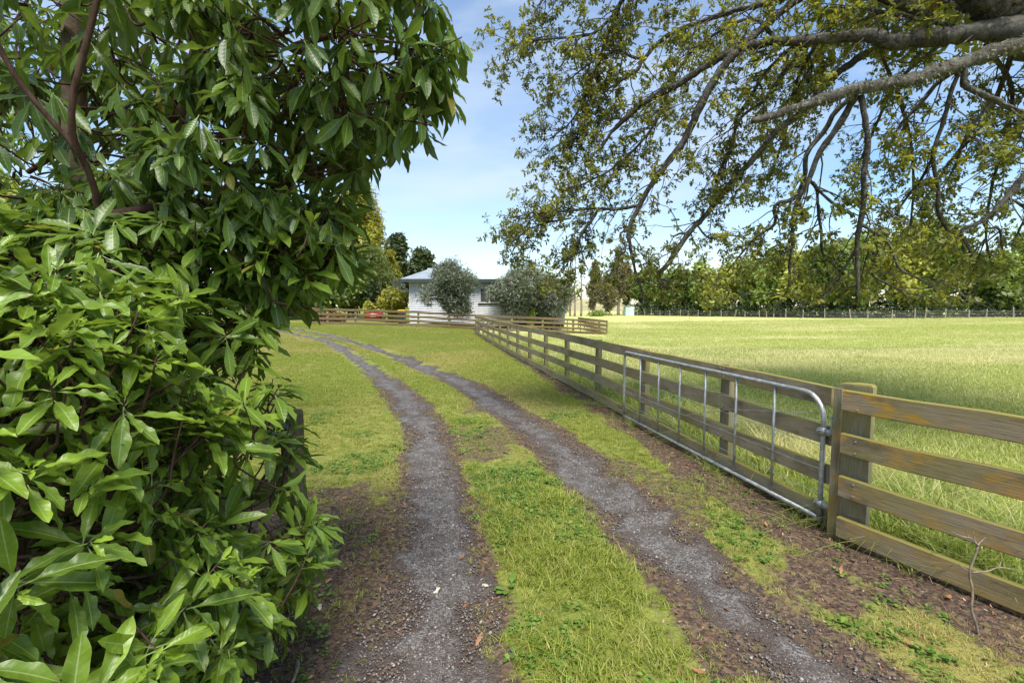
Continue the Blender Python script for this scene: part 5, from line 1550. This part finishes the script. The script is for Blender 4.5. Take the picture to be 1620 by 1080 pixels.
shrub('glossy_shrub', 'second glossy leaved evergreen standing in shade behind the foreground shrub', (-4.3, 5.4, 0),
      [(-4.4, 5.4, 1.3, 1.3, 1.3, 1.1, 1), (-4.8, 5.2, 2.8, 1.5, 1.4, 1.2, 1), (-5.8, 4.6, 1.9, 1.3, 1.2, 1.5, 1), (-3.9, 5.0, 3.6, 1.0, 1.0, .8, 1), (-6.6, 5.6, 3.6, 1.5, 1.4, 1.2, 1), (-4.6, 3.9, 2.2, .9, .8, 1.2, .8), (-5.0, 6.0, 4.9, 1.5, 1.3, 1.1, 1), (-3.7, 6.0, 4.9, 1.0, 1.0, .9, 1), (-6.9, 6.4, 5.6, 1.4, 1.3, 1.1, 1), (-3.2, 5.8, 5.7, 1.0, 1.0, .8, 1), (-5.2, 6.0, 6.3, 1.4, 1.2, .9, 1), (-6.0, 4.4, 4.2, 1.3, 1.2, 1.1, 1), (-7.4, 5.0, 5.0, 1.3, 1.2, 1.3, 1)], 1150,
      [[(-4.3, 5.4, -.1, .09), (-4.4, 5.3, 1.5, .07), (-4.6, 5.2, 3.0, .045)], [(-5.6, 4.9, -.1, .08), (-5.8, 4.8, 1.5, .06), (-6.2, 5.2, 3.4, .04)]], 6, leaf=(.12, .17), young_z=lambda p: .45, lo=True)

# ------------------------------------------------------------------ grass, gravel and litter
def tuft(n, h, spread, w, seed, lean=.5, curve=.6, seg=3):
    """blades of grass from one root patch, height about h metres"""
    r = np.random.default_rng(seed)
    V = []; F = []; A = []
    for b in range(n):
        a = r.uniform(0, 6.28); p = np.array([r.normal(0, spread), r.normal(0, spread), 0])
        d = np.array([math.cos(a), math.sin(a), 0]); sx = np.array([-d[1], d[0], 0])
        hh = h * r.uniform(.45, 1.15); ln = r.uniform(.1, 1) * lean; ww = w * r.uniform(.7, 1.3)
        tone = r.random()
        q = len(V)
        for i in range(seg + 1):
            t = i / seg
            c = p + d * hh * (ln * t + curve * ln * t * t) + np.array([0, 0, hh * (t - .45 * ln * curve * t * t) - .01 * (i == 0)])
            k = ww * (1 - t ** 1.6) + .0003
            V += [c - sx * k, c + sx * k]; A += [tone, tone]
        for i in range(seg):
            F.append((q + 2 * i, q + 2 * i + 1, q + 2 * i + 3, q + 2 * i + 2))
    return mesh_np('tuft', np.array(V), np.array(F), dict(tone=np.array(A)))

def mat_blade(name, g1, g2, yel, str_, trans=.35):
    t = NT(name)
    tone = t.attr('tone'); dry = t.attr('dry', 'INSTANCER')
    oi = t.n('ShaderNodeObjectInfo')
    r = t.math('FRACT', t.math('ADD', tone, oi.outputs['Random']))
    c = t.mix(r, g1, g2)
    y = t.mix(r, yel, str_)
    f = t.rng(t.math('ADD', dry, t.math('MULTIPLY', t.math('SUBTRACT', r, .5), .7)), .35, .85)
    c = t.mix(f, c, y)
    c = t.mix(t.rng(r, .86, .93, 0, .8), c, str_)
    p = t.bsdf(c, .55, 0, None, .3)
    tr = t.n('ShaderNodeBsdfTranslucent'); t.l(t.mix(1.0, c, (1.5, 1.5, .9), 'MULTIPLY'), tr.inputs['Color'])
    mx = t.n('ShaderNodeMixShader'); mx.inputs[0].default_value = trans
    t.l(p, mx.inputs[1]); t.l(tr.outputs[0], mx.inputs[2])
    return t.done(mx.outputs[0])
M_LAWN = mat_blade('lawn_blade', (.14, .185, .022), (.34, .38, .065), (.40, .37, .10), (.46, .37, .17))
M_LONG = mat_blade('long_grass_blade', (.13, .185, .030), (.35, .41, .09), (.44, .43, .17), (.54, .49, .26))
M_PAD = mat_blade('pasture_blade', (.24, .29, .07), (.50, .52, .17), (.56, .53, .25), (.62, .57, .33))
M_CLOVER = mat_blade('clover_leaf', (.060, .125, .016), (.15, .25, .035), (.14, .22, .03), (.2, .26, .05), .25)

def jitter_pts(n, x0, x1, y0, y1):
    return rng.uniform(x0, x1, n), rng.uniform(y0, y1, n)

def eul(n, tilt=.15):
    return np.stack([rng.normal(0, tilt, n), rng.normal(0, tilt, n), rng.uniform(0, 6.283, n)], 1)

TUFT_S = [tuft(15, .052, .024, .0024, 600 + k, 1.1) for k in range(5)]           # mown lawn
TUFT_M = [tuft(26, .060, .060, .0034, 620 + k, .8, seg=2) for k in range(4)]    # lawn farther off
TUFT_W = [tuft(64, .080, .17, .0055, 640 + k, .8, seg=2) for k in range(4)]     # paddock sward far off
TUFT_L = [tuft(22, .36, .045, .0048, 660 + k, 1.15, 1.1, 5) for k in range(6)]  # rank grass along the fence

# lawn and middle strip, near
x, y = jitter_pts(78000, -5.0, 3.6, 1.5, 9.0)
z_ = zones(x, y)
keepm = (z_['s'] < .05) & (rng.random(len(x)) < (z_['lawn'] ** 1.3 + .62 * z_['soil'] * (fbm(x * 3.1, y * 3.1, 93, 3) > .47)) * np.interp(y, [1.5, 4, 9], [1.0, .85, .55]) * np.clip(.05 + 1.9 * (fbm(x * 2.2, y * 2.2, 91, 3) - .12), .1, 1) + .012 * (z_['tr'] < 1.4)) & in_view(x, y) & (track_d(x, y, _TL) > .75) & (track_d(x, y, _TR) > .72)
x, y = x[keepm], y[keepm]; z_ = {k: v[keepm] for k, v in z_.items()}
n = len(x)
dry = dry_field(x, y, z_) + .40 * z_['soil'] + .30 * (x > 1.2) * sst(5, 3.5, y) + rng.normal(0, .16, n)
tall = .86 * rng.lognormal(0, .22, n) * np.clip(.55 + .75 * fbm(x * 1.6, y * 1.6, 95, 3), .5, 1.3) * (1 - .35 * np.clip(dry, 0, 1)) * (1 - .45 * z_['soil'])
tall = tall * np.where((x > -.45) & (x < 1.2) & (y < 5), 1.15, .92)
scatter('lawn_grass', np.stack([x, y, ground_z(x, y) - .004], 1), eul(n), tall * rng.uniform(.75, 1.25, n), rng.integers(0, 5, n), TUFT_S, M_LAWN,
        'short mown grass of the lawn and the strip between the wheel tracks', 'grass', dict(dry=dry))
print('near lawn', n)
# lawn, farther off
x, y = jitter_pts(120000, -16, 3, 8.5, 34)
z_ = zones(x, y)
keepm = (z_['s'] < -.02) & (z_['tr'] > 1.0) & (rng.random(len(x)) < np.interp(y, [8.5, 14, 34], [1.0, .75, .4]) * z_['lawn']) & in_view(x, y)
x, y = x[keepm], y[keepm]; z_ = {k: v[keepm] for k, v in z_.items()}
n = len(x)
scatter('far_lawn_grass', np.stack([x, y, ground_z(x, y) - .005], 1), eul(n), np.interp(y, [8, 20, 34], [.75, 1.0, 1.2]) * rng.uniform(.6, 1.1, n), rng.integers(0, 4, n), TUFT_M, M_LAWN,
        'sunlit yellowing lawn grass in front of the garden fence', 'grass', dict(dry=dry_field(x, y, z_)))
print('far lawn', n)
# rank grass against the fences on the paddock side
x, y = jitter_pts(48000, -3, 7.5, 1.2, 28)
s_ = fence_s(x, y)
pr = sst(2.6, .5, s_) * np.interp(y, [1, 6, 12, 28], [1.0, .8, .5, .2]) * (.35 + fbm(x * 1.1, y * 1.1, 101, 3))
keepm = (s_ > .16) & (s_ < 3.5) & (rng.random(len(x)) < pr) & in_view(x, y, .2)
x, y, s_ = x[keepm], y[keepm], s_[keepm]; n = len(x)
dr_ = np.clip((fbm(x * .9, y * .9, 105, 3) - .42) * 2.6 + .12 * sst(5, 9, y), 0, 1)
scatter('rank_grass', np.stack([x, y, ground_z(x, y) - .01], 1), eul(n, .22), rng.uniform(.45, 1.15, n) * np.interp(s_, [0, .4, 1.6, 3.5], [.85, 1.0, .8, .5]), rng.integers(0, 6, n), TUFT_L, M_LONG,
        'long rank grass growing against the paddock side of the fence', 'grass', dict(dry=dr_))
print('rank', n)
# thin weeds and grass stalks at the foot of the fence on the drive side
x, y = jitter_pts(5200, -1, 4.6, 1.4, 14)
s_ = fence_s(x, y)
keepm = (s_ > -.26) & (s_ < .12) & (rng.random(len(x)) < .55 * (fbm(x * 1.8, y * 1.8, 111, 3) > .50))
x, y = x[keepm], y[keepm]; n = len(x)
scatter('fence_foot_weeds', np.stack([x, y, ground_z(x, y) - .01], 1), eul(n, .2), rng.uniform(.2, .6, n), rng.integers(0, 6, n), TUFT_L, M_LONG,
        'straggling weeds at the foot of the fence and gate', 'weeds', dict(dry=rng.random(n) * .6))
# paddock sward
x1, y1 = jitter_pts(60000, 0, 26, 4, 22)
x2, y2 = jitter_pts(60000, -6, 70, 20, 62)
x = np.concatenate([x1, x2]); y = np.concatenate([y1, y2])
s_ = fence_s(x, y)
ok = (s_ > .5) & in_view(x, y) & ~((y > 32) & (x < 6.8 + .1 * (y - 35)))
ok &= rng.random(len(x)) < np.interp(y, [4, 20, 30, 62], [.75, .8, .8, .35])
x, y = x[ok], y[ok]; n = len(x)
d_ = np.clip((fbm(x * .16, y * .4, 121, 4) - .40) * 1.6 + .34, 0, 1) * (.35 + .65 * sst(4, 12, y))
scatter('paddock_grass', np.stack([x, y, ground_z(x, y) - .008], 1), eul(n, .1), np.interp(y, [4, 12, 62], [.75, .85, 1.5]) * rng.uniform(.6, 1.3, n), rng.integers(0, 4, n), TUFT_W, M_PAD,
        'open sunlit pasture of the paddock beyond the fence', 'grass', dict(dry=d_))
print('paddock', n)

x, y = jitter_pts(9000, 1, 34, 5, 40)
s_ = fence_s(x, y)
ok = (s_ > 1.2) & in_view(x, y, .2) & (rng.random(len(x)) < sst(.50, .72, fbm(x * .5, y * .5, 125, 3)) * .6 + .03) & ~((y > 32) & (x < 7.5))
x, y = x[ok], y[ok]; n = len(x)
scatter('pasture_clumps', np.stack([x, y, ground_z(x, y) - .01], 1), eul(n, .2), rng.uniform(.3, .75, n), rng.integers(0, 6, n), TUFT_L, M_PAD,
        'scattered taller clumps and seed stalks in the paddock grass', 'grass', dict(dry=np.clip(rng.normal(.45, .3, n), 0, 1)))
# clover and rosette weeds in the middle strip
def rosette_mesh(k, l, w, seed):
    r = np.random.default_rng(seed); V = []; F = []; A = []
    for j in range(k):
        a = r.uniform(0, 6.28); e = r.uniform(.15, .7)
        b = np.array([r.normal(0, .02), r.normal(0, .02), r.uniform(.008, .03)])
        d = np.array([math.cos(a) * math.cos(e), math.sin(a) * math.cos(e), math.sin(e)]); sx = np.array([-math.sin(a), math.cos(a), 0]) * w
        q = len(V); ll = l * r.uniform(.6, 1.2); dz = np.array([0, 0, -.18 * ll])
        V += [b, b + d * ll * .45 - sx, b + d * ll * .45 + sx, b + d * ll * .85 - sx * .75 + dz * .6, b + d * ll * .85 + sx * .75 + dz * .6, b + d * ll + dz]
        F += [(q, q + 2, q + 1, q), (q + 1, q + 2, q + 4, q + 3), (q + 3, q + 4, q + 5, q + 3)]; A += [r.random()] * 6
    me = bpy.data.meshes.new('weed')
    me.from_pydata([tuple(v) for v in V], [], [f[:3] if f[3] == f[0] else f for f in F])
    at_ = me.attributes.new('tone', 'FLOAT', 'POINT'); at_.data.foreach_set('value', np.array(A, np.float32))
    return me
WEED = [rosette_mesh(9, .028, .010, 700 + k) for k in range(4)] + [rosette_mesh(7, .06, .016, 710 + k) for k in range(2)]
x, y = jitter_pts(26000, -4, 3.4, 1.6, 8)
z_ = zones(x, y)
pa = sst(.53, .66, fbm(x * 1.7, y * 1.7, 131, 3)) + .7 * np.exp(-((x - .1) ** 2 / .12 + (y - 4.6) ** 2 / .5))
keepm = (z_['s'] < -.05) & (z_['tr'] > 1.02) & (rng.random(len(x)) < pa * .46 * (.10 + z_['lawn'] ** 2)) & in_view(x, y)
x, y = x[keepm], y[keepm]; n = len(x)
scatter('clover', np.stack([x, y, ground_z(x, y)], 1), eul(n, .15), rng.uniform(.55, 1.1, n), np.where(rng.random(n) < .95, rng.integers(0, 4, n), rng.integers(4, 6, n)), WEED, M_CLOVER,
        'patches of clover and small rosette weeds among the grass', 'weeds', dict(dry=rng.random(n) * .3))
print('clover', n)

# loose stones on the wheel tracks
def stone_mesh(seed):
    r = np.random.default_rng(seed)
    bm_v = []
    t = (1 + 5 ** .5) / 2
    V = norm(np.array([(-1, t, 0), (1, t, 0), (-1, -t, 0), (1, -t, 0), (0, -1, t), (0, 1, t), (0, -1, -t), (0, 1, -t), (t, 0, -1), (t, 0, 1), (-t, 0, -1), (-t, 0, 1)], float))
    F = [(0, 11, 5), (0, 5, 1), (0, 1, 7), (0, 7, 10), (0, 10, 11), (1, 5, 9), (5, 11, 4), (11, 10, 2), (10, 7, 6), (7, 1, 8), (3, 9, 4), (3, 4, 2), (3, 2, 6), (3, 6, 8), (3, 8, 9), (4, 9, 5), (2, 4, 11), (6, 2, 10), (8, 6, 7), (9, 8, 1)]
    V = V * r.uniform(.72, 1.2, (12, 1)) * np.array([1, r.uniform(.6, .95), r.uniform(.4, .7)])
    return mesh_np('stone', V, np.array(F), None, False)
t = NT('loose_stone')
oi = t.n('ShaderNodeObjectInfo')
cr = t.n('ShaderNodeValToRGB')
for p, c in ((0, (.046, .038, .034)), (.45, (.105, .090, .081)), (.8, (.180, .158, .143)), (1.0, (.31, .28, .25))):
    e_ = cr.color_ramp.elements.new(p) if p not in (0, 1.0) else cr.color_ramp.elements[0 if p == 0 else -1]
    e_.color = (*c, 1)
t.l(oi.outputs['Random'], cr.inputs['Fac'])
M_STONE = t.done(t.bsdf(cr.outputs['Color'], .6, 0, None, .4))
x, y = jitter_pts(210000, -2.4, 2.6, 1.6, 9.5)
dl = track_d(x, y, _TL); dr_ = track_d(x, y, _TR); tr = np.minimum(dl, dr_)
cl = fbm(x * 1.9, y * 1.9, 141, 3); cl2 = fbm(x * 7, y * 7, 143, 2)
wob = tr + (fbm(x * 2.2, y * 2.2, 145, 3) - .5) * 1.2
pr = 1.25 * sst(1.35, .6, wob) * np.interp(y, [1.6, 3, 5, 9.5], [1.0, .85, .55, .16]) * np.clip(.25 + 1.5 * (cl - .32), .12, 1) * (.5 + cl2)
pr = np.maximum(pr, .03 * sst(2.2, 1.2, tr)); pr = np.maximum(pr, .20 * (x < -.4) * sst(-1.5, -.7, x) * sst(3.6, 2.4, y) * cl2)
keepm = (rng.random(len(x)) < pr) & in_view(x, y)
x, y = x[keepm], y[keepm]; n = len(x)
sc_ = np.clip(rng.lognormal(-5.30, .40, n), .0026, .015) * np.interp(y, [2, 9], [1, 1.25])
scatter('loose_gravel', np.stack([x, y, ground_z(x, y, False) + .012 + sc_ * .15], 1), eul(n, .5), sc_, rng.integers(0, 6, n), [stone_mesh(800 + k) for k in range(6)], M_STONE,
        'loose grey stones lying on the two gravel wheel tracks', 'gravel')
print('stones', n)

# leaf litter and bark crumbs on the bare soil
def litter_mesh(seed, l=1.0):
    r = np.random.default_rng(seed)
    V, F, _ = flat_leaf([(.02, 0), (.16, .25), (.12, .4), (.22, .6), (.12, .8), (.02, 1)], r.uniform(-.8, .9), r.uniform(-.6, .6))
    V = V - [0, .5, 0]
    return mesh_np('litter', V * l, F)
def twig_mesh(seed):
    r = np.random.default_rng(seed)
    m = MB(); P = np.array([(q - 1.5, r.normal(0, .12), r.normal(0, .05) + .05) for q in range(4)]) * [.5, .5, .5]
    m.tube(P, [.02, .024, .02, .012], 4); return m.mesh('twig')
t = NT('leaf_litter')
oi = t.n('ShaderNodeObjectInfo')
cr = t.n('ShaderNodeValToRGB')
for p, c in ((0, (.028, .016, .011)), (.40, (.085, .045, .028)), (.7, (.19, .10, .055)), (.88, (.30, .15, .085)), (1.0, (.40, .31, .20))):
    e_ = cr.color_ramp.elements.new(p) if p not in (0, 1.0) else cr.color_ramp.elements[0 if p == 0 else -1]
    e_.color = (*c, 1)
t.l(oi.outputs['Random'], cr.inputs['Fac'])
M_LITTER = t.done(t.bsdf(cr.outputs['Color'], .8, 0, None, .2))
x, y = jitter_pts(100000, -3.4, 4.2, 1.5, 14)
z_ = zones(x, y)
verge = (x > .9) * (z_['s'] < .1) * sst(7, 4, y)
pr = np.maximum(z_['soil'] ** 1.2, .5 * verge) * sst(.9, 1.3, z_['tr']) * np.interp(y, [1.5, 5, 14], [.95, .7, .2]) + .014
keepm = (z_['s'] < .35) & (rng.random(len(x)) < pr) & in_view(x, y)
x, y = x[keepm], y[keepm]; n = len(x)
idx = rng.choice(8, n, p=[.12, .12, .12, .12, .12, .13, .13, .14])
sc_ = np.where(idx < 5, np.clip(rng.lognormal(-3.95, .5, n), .007, .045), rng.uniform(.012, .07, n))
scatter('leaf_litter', np.stack([x, y, ground_z(x, y) + .006], 1), eul(n, .45), sc_, idx, [litter_mesh(900 + k) for k in range(5)] + [twig_mesh(910 + k) for k in range(3)], M_LITTER,
        'brown leaf litter and twig crumbs on the bare soil by the fence and shrub', 'leaf litter')
print('litter', n)

# single fallen leaves that stand out
M_FALLEN = leaf_mat('fallen_leaf', (.22, .085, .035), (.42, .20, .085), rough=.6, trans=.2, source='object')
fl = [litter_mesh(950 + k) for k in range(4)]
for q in fl: q.materials.append(M_FALLEN)
from mathutils import Euler
def drop_leaf(px, py, size, label, col):
    u = (px - 810) / FPX; v = (540 - py) / FPX
    d = Vector((u, math.cos(PITCH) + v * math.sin(PITCH), -math.sin(PITCH) + v * math.cos(PITCH)))
    tt = -CAM_H / d.z
    o = obj('fallen_leaf', random.choice(fl)); X, Y = d.x * tt, d.y * tt
    o.location = (X, Y, gz1(X, Y) + .022); o.rotation_euler = (random.gauss(0, .2), random.gauss(0, .2), random.uniform(0, 6.28)); o.scale = (size,) * 3
    o.color = (col, 0, 0, 1)
    tag(o, label, 'leaf', 'fallen leaves on the drive')
for a in [(1150, 962, .06, 'orange brown fallen leaf lying in the middle grass strip', .9), (731, 880, .055, 'brown fallen leaf at the right edge of left gravel track', .3), (757, 1012, .06, 'curled rust leaf on gravel near the bottom of left track', .5),
          (1212, 832, .06, 'orange leaf on soil in front of the gate', .8), (1236, 772, .05, 'rust leaf on the soil under the gate rail', .4), (1500, 952, .07, 'pinkish brown leaf on litter below the right hand rails', .7),
          (1105, 1070, .06, 'pale brown leaf at the bottom edge of middle strip', .6), (1440, 1022, .06, 'brown leaf beside right gravel track at the bottom', .5), (707, 878, .045, 'small rust leaf on the left track beside a brown leaf', .6),
          (640, 800, .05, 'small brown leaf on the left shoulder of left track', .2), (1330, 905, .06, 'reddish leaf below the strainer post', .5), (520, 925, .06, 'orange leaf on dark soil beside the shrub', 1.0)]:
    drop_leaf(*a)
pale = leaf_mat('pale_fallen_leaf', (.45, .42, .28), (.60, .58, .45), rough=.6, trans=.2, source='object')
for a in [(690, 934, .075, 'pale cream fallen leaf lying on the left gravel track'), (766, 924, .085, 'curled cream fallen leaf at the edge of middle strip'), (505, 964, .08, 'pale dry leaf under the tip of the shrub')]:
    drop_leaf(a[0], a[1], a[2], a[3], .8)
    o = bpy.data.objects[[q.name for q in COL.objects if q.name.startswith('fallen_leaf')][-1]]
    o.data = litter_mesh(int(a[0])); o.data.materials.append(pale)
    tag(o, a[3])

# broadleaf weed at the left edge of the middle strip
wd = rosette_mesh(7, .085, .020, 777); wd.materials.append(M_CLOVER)
o = obj('rosette_weed', wd, None); o.location = (-.02, 2.88, gz1(-.02, 2.88)); tag(o, 'broad leaved green rosette weed at the left edge of middle strip', 'weed')

# leafless sapling in front of the right hand rails
M_SAP = bark_mat('sapling_bark', (.15, .11, .08), (.27, .22, .17), None, 40.0, .4, .3)
sx, sy = 2.47, 2.46
sapl = empty('bare_sapling', (sx, sy, gz1(sx, sy)), 'leafless twisted sapling standing in front of the right hand fence rails', 'sapling')
def sap(name, pts, r0, r1):
    m = MB(); C = catmull(pts, 14); m.tube(C, np.linspace(r0, r1, 14), 7); return obj(name, m, M_SAP, sapl, True)
sap('stem', [(.03, 0, -.05), (.0, .0, .06), (-.03, .0, .14), (-.02, .01, .24), (-.035, .02, .33), (-.01, .02, .42), (.0, .02, .48)], .0075, .0048)
sap('branch', [(0, .02, .48), (-.03, .0, .50), (-.06, .0, .53), (-.12, -.01, .545), (-.17, -.01, .57)], .005, .0015)
sap('branch', [(-.07, 0, .533), (-.085, 0, .56), (-.09, 0, .60)], .003, .0012)
sap('branch', [(0, .02, .48), (.02, .03, .49), (.05, .03, .52)], .005, .0015)
sap('branch', [(0, .02, .48), (-.01, .03, .51), (-.02, .03, .55)], .004, .0015)
sap('branch', [(-.03, .02, .33), (.04, .0, .35), (.10, .0, .37), (.17, -.02, .37)], .005, .002)
sap('branch', [(.10, 0, .37), (.12, .01, .41), (.11, .01, .45)], .003, .0012)
sap('branch', [(-.03, .02, .33), (-.07, .03, .36), (-.09, .03, .38)], .003, .0012)
# fallen stick under the shrub
m = MB(); m.tube(catmull([(-1.05, 2.25, .02), (-1.02, 2.18, .03), (-1.01, 2.08, .025)], 8), np.linspace(.010, .007, 8), 7)
tag(obj('stick', m, M_SAP, None, True), 'short bare stick lying on the soil under the shrub', 'stick')
